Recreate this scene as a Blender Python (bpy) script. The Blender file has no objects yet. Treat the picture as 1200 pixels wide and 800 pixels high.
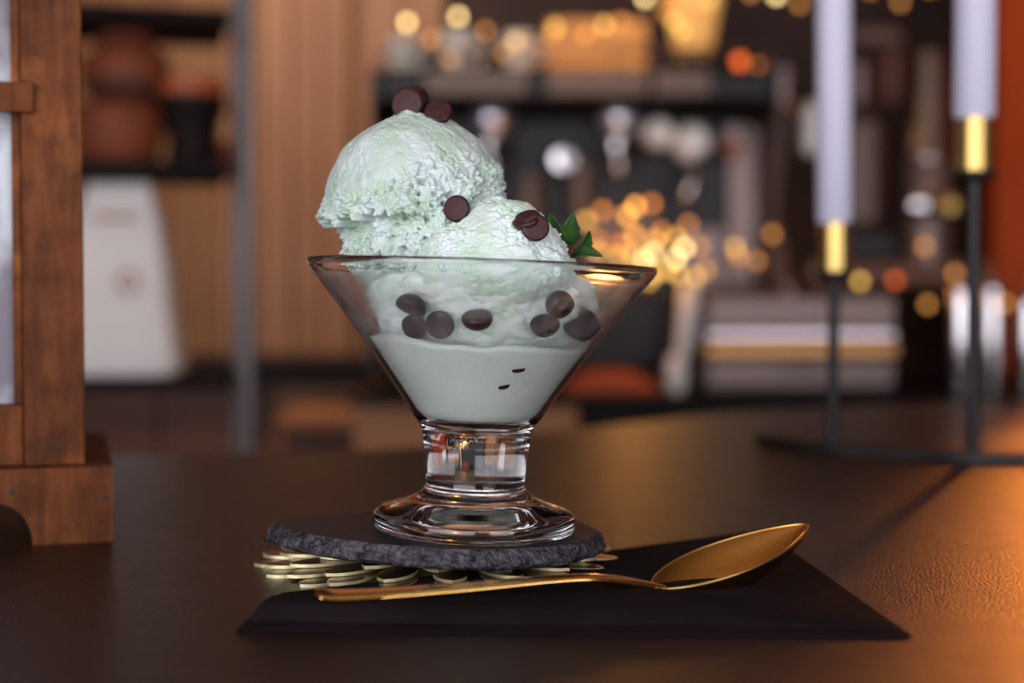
import bpy, math, random
from mathutils import Vector, Matrix, noise
random.seed(7)
R = math.radians
sc = bpy.context.scene
COL = sc.collection

# ------------------------------------------------------------------ camera, world, lights, exposure
TZ = 1.0                      # height of the bar top
CH = 0.095                    # camera height above the bar top
cd = bpy.data.cameras.new('camera'); cam = bpy.data.objects.new('camera', cd); COL.objects.link(cam)
cd.sensor_width = 36.0; cd.lens = 50.0
PITCH = math.atan(50.0 / 1666.7)
cam.location = (0, 0, TZ + CH); cam.rotation_euler = (math.pi / 2 - PITCH, 0, 0)
cd.clip_start = 0.02
cd.dof.use_dof = True; cd.dof.focus_distance = 0.475; cd.dof.aperture_fstop = 4.9
sc.camera = cam

w = bpy.data.worlds.new('world'); sc.world = w; w.use_nodes = True
w.node_tree.nodes['Background'].inputs[0].default_value = (0.66, 0.44, 0.44, 1)
w.node_tree.nodes['Background'].inputs[1].default_value = 0.075

def at0(px, py, Y):
    cp, sp = math.cos(PITCH), math.sin(PITCH); u = (px - 600) / 1666.67; v = (400 - py) / 1666.67
    t = Y / (cp + v * sp); return (u * t, Y, TZ + CH + (-sp + v * cp) * t)
def lamp(name, kind, loc, energy, color, target=None, **kw):
    l = bpy.data.lights.new(name, kind); l.energy = energy; l.color = color
    for k, v in kw.items(): setattr(l, k, v)
    o = bpy.data.objects.new(name, l); COL.objects.link(o); o.location = loc
    if target is not None:
        o.rotation_euler = (Vector(target) - Vector(loc)).to_track_quat('-Z', 'Y').to_euler()
    return o
# daylight from the tall window behind and to the left of the camera
lamp('window_daylight', 'AREA', (-0.85, -1.35, 1.36), 54, (0.95, 0.94, 1.0), (-0.05, 0.6, 1.08), shape='RECTANGLE', size=2.0, size_y=1.5)
# added fill from the front right, brightening the cream and the glass foot
lamp('right_fill_light', 'AREA', (1.15, -1.3, 1.3), 24, (0.95, 0.93, 1.0), (0.0, 0.6, 1.05), shape='RECTANGLE', size=1.0, size_y=1.5)
# warm pendant lamp over the far end of the bar, right of the frame
lamp('pendant_bulb', 'SPOT', (0.95, 2.22, 1.33), 26, (1.0, 0.28, 0.05), (0.409, 0.556, 1.0), spot_size=R(17.5), spot_blend=0.35, shadow_soft_size=0.05)
lamp('pillar_lamp', 'SPOT', (1.25, 1.9, 2.5), 14, (1.0, 0.5, 0.2), (1.05, 2.7, 1.35), spot_size=R(60), spot_blend=0.9, shadow_soft_size=0.05)
# glow of the yellow fairy-light cluster on the coffee machine
lamp('fairy_light_glow', 'POINT', at0(738, 252, 2.16), 0.66, (1.0, 0.38, 0.085), shadow_soft_size=0.03)
# added unseen area light, brightens the ceiling that the spoon reflects
lamp('ceiling_fill_light', 'AREA', (0.5, 2.0, 2.2), 7, (1.0, 0.62, 0.34), (0.5, 2.0, 3.0), shape='DISK', size=0.7)
# unseen warm spots added to light the crate on the machine and the wall
lamp('machine_spot', 'SPOT', (0.12, 2.1, 2.5), 110, (1.0, 0.47, 0.15), (0.14, 2.52, 1.55), spot_size=R(26), spot_blend=0.8, shadow_soft_size=0.05)
lamp('wall_spot', 'SPOT', (-0.55, 2.1, 2.7), 80, (1.0, 0.74, 0.54), (-0.6, 3.2, 1.2), spot_size=R(85), spot_blend=1.0, shadow_soft_size=0.15)

sc.view_settings.view_transform = 'Standard'; sc.view_settings.look = 'None'
sc.view_settings.exposure = 0.0; sc.view_settings.gamma = 1.0
sc.view_settings.use_curve_mapping = False
sc.cycles.max_bounces = 16; sc.cycles.transmission_bounces = 14; sc.cycles.transparent_max_bounces = 12
sc.cycles.sample_clamp_indirect = 6.0

F = 1666.67
def at(px, py, Y):
    """point at world depth Y seen at that spot of the 1200x800 frame"""
    cp, sp = math.cos(PITCH), math.sin(PITCH)
    u = (px - 600) / F; v = (400 - py) / F
    d = Vector((u, cp + v * sp, -sp + v * cp)); t = Y / d.y
    return Vector((0, 0, TZ + CH)) + d * t
def tab(px, py, h=0.0):
    """point at height h above the bar top seen at that spot of the frame"""
    cp, sp = math.cos(PITCH), math.sin(PITCH)
    u = (px - 600) / F; v = (400 - py) / F
    d = Vector((u, cp + v * sp, -sp + v * cp)); t = (h - CH) / d.z
    return Vector((0, 0, TZ + CH)) + d * t

# ------------------------------------------------------------------ materials
def mat(name, color=(0.5, 0.5, 0.5), rough=0.5, metal=0.0, **kw):
    m = bpy.data.materials.new(name); m.use_nodes = True
    b = m.node_tree.nodes['Principled BSDF']
    b.inputs['Base Color'].default_value = (*color, 1); b.inputs['Roughness'].default_value = rough
    b.inputs['Metallic'].default_value = metal
    for k, v in kw.items(): b.inputs[k].default_value = v
    return m
def nt(m): return m.node_tree, m.node_tree.nodes['Principled BSDF']
def noise_color(m, c1, c2, scale=5, detail=4, stretch=(1, 1, 1), lo=0.35, hi=0.65, bump=0.0, bscale=None, bdist=0.001, rough=None, coord='Object'):
    t, b = nt(m); N = t.nodes; L = t.links
    tc = N.new('ShaderNodeTexCoord'); mp = N.new('ShaderNodeMapping'); mp.inputs['Scale'].default_value = stretch
    L.new(tc.outputs[coord], mp.inputs[0])
    n = N.new('ShaderNodeTexNoise'); n.inputs['Scale'].default_value = scale; n.inputs['Detail'].default_value = detail
    L.new(mp.outputs[0], n.inputs['Vector'])
    r = N.new('ShaderNodeValToRGB'); r.color_ramp.elements[0].position = lo; r.color_ramp.elements[1].position = hi
    r.color_ramp.elements[0].color = (*c1, 1); r.color_ramp.elements[1].color = (*c2, 1)
    L.new(n.outputs['Fac'], r.inputs[0]); L.new(r.outputs[0], b.inputs['Base Color'])
    if bump:
        n2 = n
        if bscale:
            n2 = N.new('ShaderNodeTexNoise'); n2.inputs['Scale'].default_value = bscale; n2.inputs['Detail'].default_value = 3
            L.new(mp.outputs[0], n2.inputs['Vector'])
        bp = N.new('ShaderNodeBump'); bp.inputs['Strength'].default_value = bump; bp.inputs['Distance'].default_value = bdist
        L.new(n2.outputs['Fac'], bp.inputs['Height']); L.new(bp.outputs[0], b.inputs['Normal'])
    if rough:
        mr = N.new('ShaderNodeMapRange'); mr.inputs['To Min'].default_value = rough[0]; mr.inputs['To Max'].default_value = rough[1]
        L.new(n.outputs['Fac'], mr.inputs[0]); L.new(mr.outputs[0], b.inputs['Roughness'])
    return m
def emit(name, color, strength):
    m = mat(name, color, 0.4); b = nt(m)[1]
    b.inputs['Emission Color'].default_value = (*color, 1); b.inputs['Emission Strength'].default_value = strength
    return m

M = {}
M['bar'] = noise_color(mat('bar_laminate', rough=0.4, **{'Specular IOR Level': 0.36}), (0.0085, 0.0030, 0.0029), (0.0165, 0.0062, 0.0056), 60, 5, bump=1.0, bscale=950, bdist=0.0006, rough=(0.24, 0.38))
M['bar_side'] = noise_color(mat('bar_front', rough=0.5), (0.04, 0.02, 0.012), (0.07, 0.035, 0.02), 8, 4, (1, 1, 0.1))
M['lantern_wood'] = mat('lantern_wood', rough=0.62, **{'Specular IOR Level': 0.15})
def lantern_wood(m):
    t, b = nt(m); N = t.nodes; L = t.links
    tc = N.new('ShaderNodeTexCoord'); oi = N.new('ShaderNodeObjectInfo')
    ad = N.new('ShaderNodeVectorMath'); ad.operation = 'ADD'
    sc_ = N.new('ShaderNodeVectorMath'); sc_.operation = 'SCALE'; sc_.inputs['Scale'].default_value = 3.0
    cb = N.new('ShaderNodeCombineXYZ')
    for i in range(3): L.new(oi.outputs['Random'], cb.inputs[i])
    L.new(cb.outputs[0], sc_.inputs[0]); L.new(tc.outputs['Object'], ad.inputs[0]); L.new(sc_.outputs[0], ad.inputs[1])
    mp = N.new('ShaderNodeMapping'); mp.inputs['Scale'].default_value = (60, 60, 9); L.new(ad.outputs[0], mp.inputs[0])
    g = N.new('ShaderNodeTexNoise'); g.inputs['Scale'].default_value = 3.2; g.inputs['Detail'].default_value = 6; g.inputs['Distortion'].default_value = 0.6
    L.new(mp.outputs[0], g.inputs['Vector'])
    r = N.new('ShaderNodeValToRGB'); e = r.color_ramp.elements
    e[0].position = 0.25; e[0].color = (0.066, 0.017, 0.0045, 1); e[1].position = 0.8; e[1].color = (0.18, 0.056, 0.0145, 1)
    x = r.color_ramp.elements.new(0.52); x.color = (0.120, 0.034, 0.0085, 1)
    L.new(g.outputs['Fac'], r.inputs[0])
    p = N.new('ShaderNodeTexNoise'); p.inputs['Scale'].default_value = 42; p.inputs['Detail'].default_value = 4
    L.new(ad.outputs[0], p.inputs['Vector'])
    pr = N.new('ShaderNodeValToRGB'); pr.color_ramp.elements[0].position = 0.58; pr.color_ramp.elements[1].position = 0.76
    pr.color_ramp.elements[0].color = (0, 0, 0, 1); pr.color_ramp.elements[1].color = (1, 1, 1, 1)
    L.new(p.outputs['Fac'], pr.inputs[0])
    mx = N.new('ShaderNodeMix'); mx.data_type = 'RGBA'; L.new(pr.outputs[0], mx.inputs['Factor'])
    L.new(r.outputs[0], mx.inputs['A']); mx.inputs['B'].default_value = (0.30, 0.095, 0.02, 1)
    q = N.new('ShaderNodeTexNoise'); q.inputs['Scale'].default_value = 75; q.inputs['Detail'].default_value = 5
    L.new(ad.outputs[0], q.inputs['Vector'])
    qr = N.new('ShaderNodeMapRange'); qr.inputs['From Min'].default_value = 0.3; qr.inputs['From Max'].default_value = 0.7; qr.inputs['To Min'].default_value = 0.6; qr.inputs['To Max'].default_value = 1.25
    L.new(q.outputs['Fac'], qr.inputs[0])
    ml = N.new('ShaderNodeVectorMath'); ml.operation = 'SCALE'; L.new(mx.outputs['Result'], ml.inputs[0]); L.new(qr.outputs[0], ml.inputs['Scale'])
    L.new(ml.outputs[0], b.inputs['Base Color'])
    bp = N.new('ShaderNodeBump'); bp.inputs['Strength'].default_value = 0.35; bp.inputs['Distance'].default_value = 0.0006
    L.new(g.outputs['Fac'], bp.inputs['Height']); L.new(bp.outputs[0], b.inputs['Normal'])
lantern_wood(M['lantern_wood'])
M['frosted'] = noise_color(mat('frosted_pane', rough=0.35), (0.16, 0.14, 0.17), (0.50, 0.53, 0.58), 22, 6, (1, 1, 0.55), lo=0.40, hi=0.50, bump=0.3, bdist=0.001)
M['nail'] = mat('nail_iron', (0.012, 0.008, 0.007), 0.6)
M['slate'] = noise_color(mat('slate', rough=0.6), (0.010, 0.009, 0.012), (0.026, 0.022, 0.027), 55, 6, bump=0.5, bscale=130, bdist=0.0008, rough=(0.42, 0.7))
M['slate_edge'] = noise_color(mat('slate_chipped_edge', rough=0.55), (0.012, 0.010, 0.013), (0.085, 0.075, 0.092), 260, 6, lo=0.38, hi=0.72, bump=0.8, bscale=420, bdist=0.001)
M['brass_pale'] = mat('pale_brass', (0.80, 0.72, 0.42), 0.42, 0.7)
M['brass_dark'] = mat('brass_dark_reflection', (0.16, 0.085, 0.035), 0.32, 0.9)  # dark reflection on the petal tops put into the metal colour
M['gold'] = mat('gold_polished', (0.84, 0.50, 0.15), 0.13, 1.0)
M['gold_brushed'] = mat('gold_brushed', (0.62, 0.42, 0.14), 0.36, 1.0)
M['amber_brass'] = mat('amber_brass', (0.62, 0.33, 0.13), 0.4, 1.0)
M['napkin'] = noise_color(mat('black_paper', rough=0.95, **{'Specular IOR Level': 0.08}), (0.0085, 0.0052, 0.0070), (0.0125, 0.0080, 0.0105), 30, 4, bump=0.3, bscale=700, bdist=0.0004)
M['choc'] = noise_color(mat('dark_chocolate', rough=0.36, **{'Specular IOR Level': 0.3}), (0.020, 0.0065, 0.0065), (0.045, 0.015, 0.015), 240, 4, bump=0.15, bscale=500, bdist=0.0004, rough=(0.3, 0.5))
M['choc_flat'] = noise_color(mat('dark_chocolate_base', rough=0.5, **{'Specular IOR Level': 0.2}), (0.034, 0.011, 0.012), (0.058, 0.019, 0.021), 300, 4, bump=0.2, bscale=600, bdist=0.0003, rough=(0.42, 0.6))
M['ice'] = mat('mint_ice_cream', rough=0.48)
def ice_mat(m, c_lo, c_hi, sss=0.35):
    t, b = nt(m); N = t.nodes; L = t.links
    tc = N.new('ShaderNodeTexCoord')
    n = N.new('ShaderNodeTexNoise'); n.inputs['Scale'].default_value = 85; n.inputs['Detail'].default_value = 6; L.new(tc.outputs['Object'], n.inputs['Vector'])
    r = N.new('ShaderNodeValToRGB'); r.color_ramp.elements[0].position = 0.36; r.color_ramp.elements[1].position = 0.60
    r.color_ramp.elements[0].color = (*c_lo, 1); r.color_ramp.elements[1].color = (*c_hi, 1)
    L.new(n.outputs['Fac'], r.inputs[0]); L.new(r.outputs[0], b.inputs['Base Color'])
    n2 = N.new('ShaderNodeTexNoise'); n2.inputs['Scale'].default_value = 900; n2.inputs['Detail'].default_value = 5; L.new(tc.outputs['Object'], n2.inputs['Vector'])
    bp = N.new('ShaderNodeBump'); bp.inputs['Strength'].default_value = 0.45; bp.inputs['Distance'].default_value = 0.0006
    L.new(n2.outputs['Fac'], bp.inputs['Height']); L.new(bp.outputs[0], b.inputs['Normal'])
    b.inputs['Subsurface Weight'].default_value = sss; b.inputs['Subsurface Radius'].default_value = (0.7, 1.0, 0.65); b.inputs['Subsurface Scale'].default_value = 0.0025
    b.inputs['Specular IOR Level'].default_value = 0.35
ice_mat(M['ice'], (0.41, 0.53, 0.42), (0.525, 0.60, 0.585))
M['ice_brightened'] = mat('brightened_mint_ice_cream', rough=0.45)
ice_mat(M['ice_brightened'], (0.50, 0.64, 0.52), (0.63, 0.71, 0.69))  # same ice cream, colour lightened where light through the glass falls short
M['ice_extra_bright'] = mat('extra_brightened_mint_ice_cream', rough=0.4)
ice_mat(M['ice_extra_bright'], (0.72, 0.86, 0.74), (0.86, 0.93, 0.91))  # colour lightened further to offset the dim light inside the bowl
M['cream'] = mat('melted_mint_cream', rough=0.5)
ice_mat(M['cream'], (0.71, 0.775, 0.71), (0.755, 0.815, 0.755), 0.12)
M['leaf'] = noise_color(mat('green_leaf', rough=0.45), (0.012, 0.048, 0.008), (0.045, 0.125, 0.022), 160, 4, bump=0.3, bdist=0.0006)
M['berry'] = noise_color(mat('red_berry', rough=0.3), (0.42, 0.012, 0.012), (0.6, 0.03, 0.02), 120, 3)
M['black_metal'] = mat('black_metal', (0.010, 0.008, 0.009), 0.5, 0.2)
M['wax'] = mat('white_wax', (0.58, 0.56, 0.69), 0.5, **{'Subsurface Weight': 0.3, 'Subsurface Scale': 0.006})
M['wick'] = mat('wick', (0.05, 0.04, 0.04), 0.9)
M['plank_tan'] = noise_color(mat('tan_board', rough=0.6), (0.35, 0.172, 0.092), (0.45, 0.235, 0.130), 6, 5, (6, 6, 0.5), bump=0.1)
M['plank_shade'] = noise_color(mat('tan_board_shaded', rough=0.6), (0.23, 0.100, 0.036), (0.29, 0.135, 0.052), 6, 5, (6, 6, 0.5), bump=0.1)  # tan board with the shade of the left wall put into its colour
M['dark_wall'] = noise_color(mat('dark_brown_wall', rough=0.7), (0.030, 0.011, 0.007), (0.055, 0.020, 0.012), 3, 4)
M['orange_wall'] = noise_color(mat('rust_orange_plaster', rough=0.8, **{'Specular IOR Level': 0.1}), (0.42, 0.062, 0.014), (0.50, 0.082, 0.02), 4, 4)
M['ochre'] = noise_color(mat('tan_ceiling', rough=0.8), (0.40, 0.25, 0.16), (0.46, 0.29, 0.19), 4, 4)
M['floor'] = noise_color(mat('dark_floor', rough=0.5), (0.03, 0.02, 0.016), (0.05, 0.033, 0.026), 4, 4)
M['counter_black'] = mat('black_counter', (0.008, 0.005, 0.006), 0.45, **{'Specular IOR Level': 0.15})
M['cabinet_wood'] = noise_color(mat('cabinet_wood', rough=0.5), (0.34, 0.125, 0.040), (0.46, 0.185, 0.065), 5, 5, (1, 1, 6))
M['dark_wood'] = noise_color(mat('dark_wood', rough=0.55), (0.10, 0.028, 0.013), (0.14, 0.042, 0.02), 5, 5, (1, 1, 5))
M['shelf_wood'] = noise_color(mat('shelf_wood', rough=0.5), (0.13, 0.045, 0.02), (0.2, 0.075, 0.03), 5, 5, (0.6, 5, 5))
M['rack'] = mat('grey_rack_metal', (0.20, 0.175, 0.18), 0.4, 0.6)
M['rack_shelf'] = mat('dark_shelf', (0.012, 0.007, 0.007), 0.7, **{'Specular IOR Level': 0.15})
M['paper'] = noise_color(mat('white_paper', rough=0.8), (0.86, 0.80, 0.76), (0.93, 0.87, 0.83), 12, 4, bump=0.3, bdist=0.004)
M['print_tan'] = mat('tan_print', (0.55, 0.34, 0.18), 0.8)
M['print_rose'] = mat('rose_print', (0.52, 0.30, 0.27), 0.8)
M['terracotta'] = noise_color(mat('terracotta', rough=0.7), (0.17, 0.034, 0.011), (0.25, 0.055, 0.017), 14, 4)
M['clay_dark'] = noise_color(mat('dark_clay', rough=0.6), (0.07, 0.018, 0.009), (0.11, 0.028, 0.012), 14, 4)
M['pot_black'] = mat('black_glaze', (0.012, 0.006, 0.006), 0.6, **{'Specular IOR Level': 0.15})
M['rim_red'] = mat('rust_red_glaze', (0.42, 0.085, 0.02), 0.5)
M['machine_black'] = mat('machine_black', (0.008, 0.005, 0.006), 0.35, **{'Specular IOR Level': 0.25})
M['satin_chrome'] = mat('satin_chrome', (0.88, 0.85, 0.93), 0.30, 0.9)
M['machine_panel'] = mat('machine_panel', (0.15, 0.10, 0.082), 0.45, 0.4)
M['steel'] = mat('stainless_steel', (0.25, 0.185, 0.172), 0.45, 0.75)
M['chrome'] = mat('chrome', (0.64, 0.61, 0.62), 0.16, 1.0)
M['white_glaze'] = mat('white_glaze', (0.86, 0.82, 0.78), 0.25)
M['dark_glaze'] = mat('dark_glaze', (0.02, 0.014, 0.014), 0.2)
M['copper'] = mat('copper', (0.75, 0.26, 0.08), 0.3, 0.9)
M['wire'] = mat('fairy_wire', (0.03, 0.02, 0.012), 0.5)
M['bulb_bright'] = emit('bulb_bright', (1.0, 0.70, 0.28), 6.0)
M['bulb_yellow'] = emit('bulb_yellow', (1.0, 0.60, 0.13), 2.5)
M['bulb_dim'] = emit('bulb_dim', (1.0, 0.42, 0.10), 1.5)
M['bulb_red'] = emit('bulb_red', (1.0, 0.16, 0.03), 1.8)
M['lamp_glass'] = emit('lit_amber_glass', (1.0, 0.50, 0.14), 0.42)
M['crate_wood'] = noise_color(mat('crate_wood', rough=0.6), (0.42, 0.24, 0.085), (0.52, 0.31, 0.12), 8, 4, (1, 5, 5))
M['rust_cloth'] = noise_color(mat('rust_cloth', rough=0.9), (0.28, 0.055, 0.02), (0.36, 0.08, 0.03), 30, 3)

def glass_mat():
    m = mat('sundae_glass', (0.995, 1.0, 0.998), 0.0, **{'Transmission Weight': 1.0, 'IOR': 1.46})
    t, b = nt(m); N = t.nodes; L = t.links
    # condensation on the upper bowl: frost film with a ragged outline
    tc = N.new('ShaderNodeTexCoord'); sp = N.new('ShaderNodeSeparateXYZ'); L.new(tc.outputs['Object'], sp.inputs[0])
    z = N.new('ShaderNodeMapRange'); z.interpolation_type = 'SMOOTHSTEP'
    z.inputs['From Min'].default_value = 0.058; z.inputs['From Max'].default_value = 0.068; L.new(sp.outputs['Z'], z.inputs[0])
    z2 = N.new('ShaderNodeMapRange'); z2.interpolation_type = 'SMOOTHSTEP'
    z2.inputs['From Min'].default_value = 0.0885; z2.inputs['From Max'].default_value = 0.0905; z2.inputs['To Min'].default_value = 1; z2.inputs['To Max'].default_value = 0
    L.new(sp.outputs['Z'], z2.inputs[0])
    n = N.new('ShaderNodeTexNoise'); n.inputs['Scale'].default_value = 140; n.inputs['Detail'].default_value = 6; L.new(tc.outputs['Object'], n.inputs['Vector'])
    nr = N.new('ShaderNodeMapRange'); nr.inputs['From Min'].default_value = 0.35; nr.inputs['From Max'].default_value = 0.65; nr.inputs['To Min'].default_value = 0.05; nr.inputs['To Max'].default_value = 0.17
    L.new(n.outputs['Fac'], nr.inputs[0])
    a = N.new('ShaderNodeMath'); a.operation = 'MULTIPLY'; L.new(z.outputs[0], a.inputs[0]); L.new(z2.outputs[0], a.inputs[1])
    c = N.new('ShaderNodeMath'); c.operation = 'MULTIPLY'; L.new(a.outputs[0], c.inputs[0]); L.new(nr.outputs[0], c.inputs[1])
    L.new(c.outputs[0], b.inputs['Roughness'])
    d = N.new('ShaderNodeMath'); d.operation = 'MULTIPLY_ADD'; L.new(c.outputs[0], d.inputs[0]); d.inputs[1].default_value = -0.3; d.inputs[2].default_value = 1.0
    L.new(d.outputs[0], b.inputs['Transmission Weight'])
    return m
M['glass'] = glass_mat()

# ------------------------------------------------------------------ building helpers
class MB:
    """collects shapes of ONE mesh"""
    def __init__(s): s.v = []; s.f = []; s.mi = []
    def add(s, v, f, mi=0):
        k = len(s.v); s.v += [tuple(p) for p in v]; s.f += [tuple(i + k for i in q) for q in f]; s.mi += [mi] * len(f); return s
    def box(s, x0, x1, y0, y1, z0, z1, mi=0, bev=0.0):
        if bev <= 0:
            v = [(x, y, z) for z in (z0, z1) for y in (y0, y1) for x in (x0, x1)]
            return s.add(v, [(0, 2, 3, 1), (4, 5, 7, 6), (0, 1, 5, 4), (1, 3, 7, 5), (3, 2, 6, 7), (2, 0, 4, 6)], mi)
        # chamfered box: 24 vertices
        b = min(bev, (x1 - x0) / 2.2, (y1 - y0) / 2.2, (z1 - z0) / 2.2)
        idx = {}; v = []
        for ix in (0, 1):
            for iy in (0, 1):
                for iz in (0, 1):
                    p = [(x0, x1)[ix], (y0, y1)[iy], (z0, z1)[iz]]; sg = [1 - 2 * ix, 1 - 2 * iy, 1 - 2 * iz]
                    for a in range(3):
                        q = list(p)
                        for o in range(3):
                            if o != a: q[o] += sg[o] * b
                        idx[ix, iy, iz, a] = len(v); v.append(q)
        f = []
        cyc = [(0, 0), (1, 0), (1, 1), (0, 1)]
        for a in range(3):
            for side in (0, 1):
                q = []
                for (m_, n_) in cyc:
                    k = [0, 0, 0]; k[a] = side; k[(a + 1) % 3] = m_; k[(a + 2) % 3] = n_; q.append(idx[k[0], k[1], k[2], a])
                f.append(tuple(q if side else q[::-1]))
        for a in range(3):
            b1, b2 = (a + 1) % 3, (a + 2) % 3
            for m_ in (0, 1):
                for n_ in (0, 1):
                    k0 = [0, 0, 0]; k0[b1] = m_; k0[b2] = n_; k1 = list(k0); k1[a] = 1
                    q = [idx[(*k0, b1)], idx[(*k1, b1)], idx[(*k1, b2)], idx[(*k0, b2)]]
                    f.append(tuple(q if (m_ == n_) else q[::-1]))
        for ix in (0, 1):
            for iy in (0, 1):
                for iz in (0, 1):
                    q = [idx[ix, iy, iz, a] for a in range(3)]
                    f.append(tuple(q if (ix + iy + iz) % 2 else q[::-1]))
        return s.add(v, f, mi)
    def lathe(s, prof, n=32, c=(0, 0, 0), mi=0, axis='Z', mif=None):
        """prof: list of (r, z); r = 0 ends close to a point"""
        v = []; rings = []
        for r, z in prof:
            if r < 1e-7: rings.append([len(v)]); v.append((0, 0, z))
            else:
                rings.append(list(range(len(v), len(v) + n)))
                v += [(r * math.cos(2 * math.pi * i / n), r * math.sin(2 * math.pi * i / n), z) for i in range(n)]
        if axis == 'Y': v = [(x, z, -y) for x, y, z in v]
        if axis == 'X': v = [(z, y, -x) for x, y, z in v]
        v = [(x + c[0], y + c[1], z + c[2]) for x, y, z in v]
        for k in range(len(rings) - 1):
            a, b = rings[k], rings[k + 1]; f = []
            for i in range(n):
                j = (i + 1) % n
                if len(a) == 1 and len(b) == 1: break
                if len(a) == 1: f.append((a[0], b[j], b[i]))
                elif len(b) == 1: f.append((a[i], a[j], b[0]))
                else: f.append((a[i], a[j], b[j], b[i]))
            base = len(s.v) if k == 0 else base
            s.f += [tuple(q + base for q in t_) for t_ in f]; s.mi += [mif(k) if mif else mi] * len(f)
        s.v += v; return s
    def tube(s, pts, rad, n=10, mi=0, closed_ends=True):
        pts = [Vector(p) for p in pts]; m = len(pts); rads = rad if isinstance(rad, (list, tuple)) else [rad] * m
        v = []; up = None
        for i, p in enumerate(pts):
            t = (pts[min(i + 1, m - 1)] - pts[max(i - 1, 0)]).normalized()
            if up is None: up = t.orthogonal().normalized()
            up = (up - t * up.dot(t)).normalized(); sd = t.cross(up)
            v += [p + (up * math.cos(2 * math.pi * k / n) + sd * math.sin(2 * math.pi * k / n)) * rads[i] for k in range(n)]
        f = [(i * n + k, i * n + (k + 1) % n, (i + 1) * n + (k + 1) % n, (i + 1) * n + k) for i in range(m - 1) for k in range(n)]
        if closed_ends: f += [tuple(range(n))[::-1], tuple(range((m - 1) * n, m * n))]
        return s.add(v, f, mi)
    def prism(s, poly, z0, z1, mi=0, plane='XY'):
        n = len(poly)
        def P(a, b, h): return (a, b, h) if plane == 'XY' else ((a, h, b) if plane == 'XZ' else (h, a, b))
        v = [P(a, b, z0) for a, b in poly] + [P(a, b, z1) for a, b in poly]
        f = [tuple(range(n))[::-1], tuple(range(n, 2 * n))] + [(i, (i + 1) % n, n + (i + 1) % n, n + i) for i in range(n)]
        return s.add(v, f, mi)
    def build(s, name, mats, parent=None, smooth=False, ang=None):
        me = bpy.data.meshes.new(name); me.from_pydata(s.v, [], s.f)
        for m_ in (mats if isinstance(mats, (list, tuple)) else [mats]): me.materials.append(m_)
        me.polygons.foreach_set('material_index', s.mi)
        import bmesh
        bm = bmesh.new(); bm.from_mesh(me); bmesh.ops.recalc_face_normals(bm, faces=bm.faces); bm.to_mesh(me); bm.free()
        if smooth:
            me.polygons.foreach_set('use_smooth', [True] * len(me.polygons))
            if ang is not None: me.set_sharp_from_angle(angle=R(ang))
        o = bpy.data.objects.new(name, me); COL.objects.link(o)
        if parent is not None: o.parent = parent
        return o
def tag(o, label, cat, group=None):
    o['label'] = label; o['category'] = cat
    if group: o['group'] = group
    return o
def thing(name, label, cat, loc, rot=(0, 0, 0), group=None):
    o = bpy.data.objects.new(name, None); COL.objects.link(o); o.location = loc; o.rotation_euler = rot
    o.empty_display_size = 0.02
    return tag(o, label, cat, group)
def struct(o): o['kind'] = 'structure'; return o
def arc(cx, cz, r, a0, a1, n): return [(cx + r * math.cos(R(a0 + (a1 - a0) * i / n)), cz + r * math.sin(R(a0 + (a1 - a0) * i / n))) for i in range(n + 1)]
def catmull(pts, n=8):
    P = [Vector(p) for p in pts]; P = [P[0] * 2 - P[1]] + P + [P[-1] * 2 - P[-2]]; out = []
    for i in range(1, len(P) - 2):
        for k in range(n):
            t = k / n; a, b, c, d = P[i - 1:i + 3]
            out.append(0.5 * ((2 * b) + (c - a) * t + (2 * a - 5 * b + 4 * c - d) * t * t + (3 * b - a - 3 * c + d) * t ** 3))
    out.append(P[-2]); return out
def sstep(a, b, x):
    t = max(0.0, min(1.0, (x - a) / (b - a))); return t * t * (3 - 2 * t)

# ------------------------------------------------------------------ room shell
struct(MB().box(-3, 3, -2, 3.3, -0.05, 0).build('floor', M['floor']))
wall = struct(MB().box(-2.6, 2.6, 3.3, 3.4, 0, 3.0).build('wall_back', M['dark_wall']))
XT = at(522, 100, 3.27).x                       # the boards end behind the cups
x = -1.75; k = 0
pl_mesh = {}
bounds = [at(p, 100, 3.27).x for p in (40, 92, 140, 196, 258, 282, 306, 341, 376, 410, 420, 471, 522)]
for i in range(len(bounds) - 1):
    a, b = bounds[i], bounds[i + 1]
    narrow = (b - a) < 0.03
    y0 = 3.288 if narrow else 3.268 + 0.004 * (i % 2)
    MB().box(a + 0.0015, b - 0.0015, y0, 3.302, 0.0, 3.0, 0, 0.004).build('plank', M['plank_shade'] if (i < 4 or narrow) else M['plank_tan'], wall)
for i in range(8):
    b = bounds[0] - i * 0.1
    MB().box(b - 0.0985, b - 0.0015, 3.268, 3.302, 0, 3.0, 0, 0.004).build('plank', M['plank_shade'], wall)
struct(MB().box(-2.6, 2.6, -2.0, 3.4, 3.0, 3.05).build('ceiling', M['ochre']))
pil = struct(MB().box(at(1166, 200, 2.7).x, 1.9, 2.7, 2.8, 0, 3.0, 0, 0.006).build('wall_right', M['orange_wall']))

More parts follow.
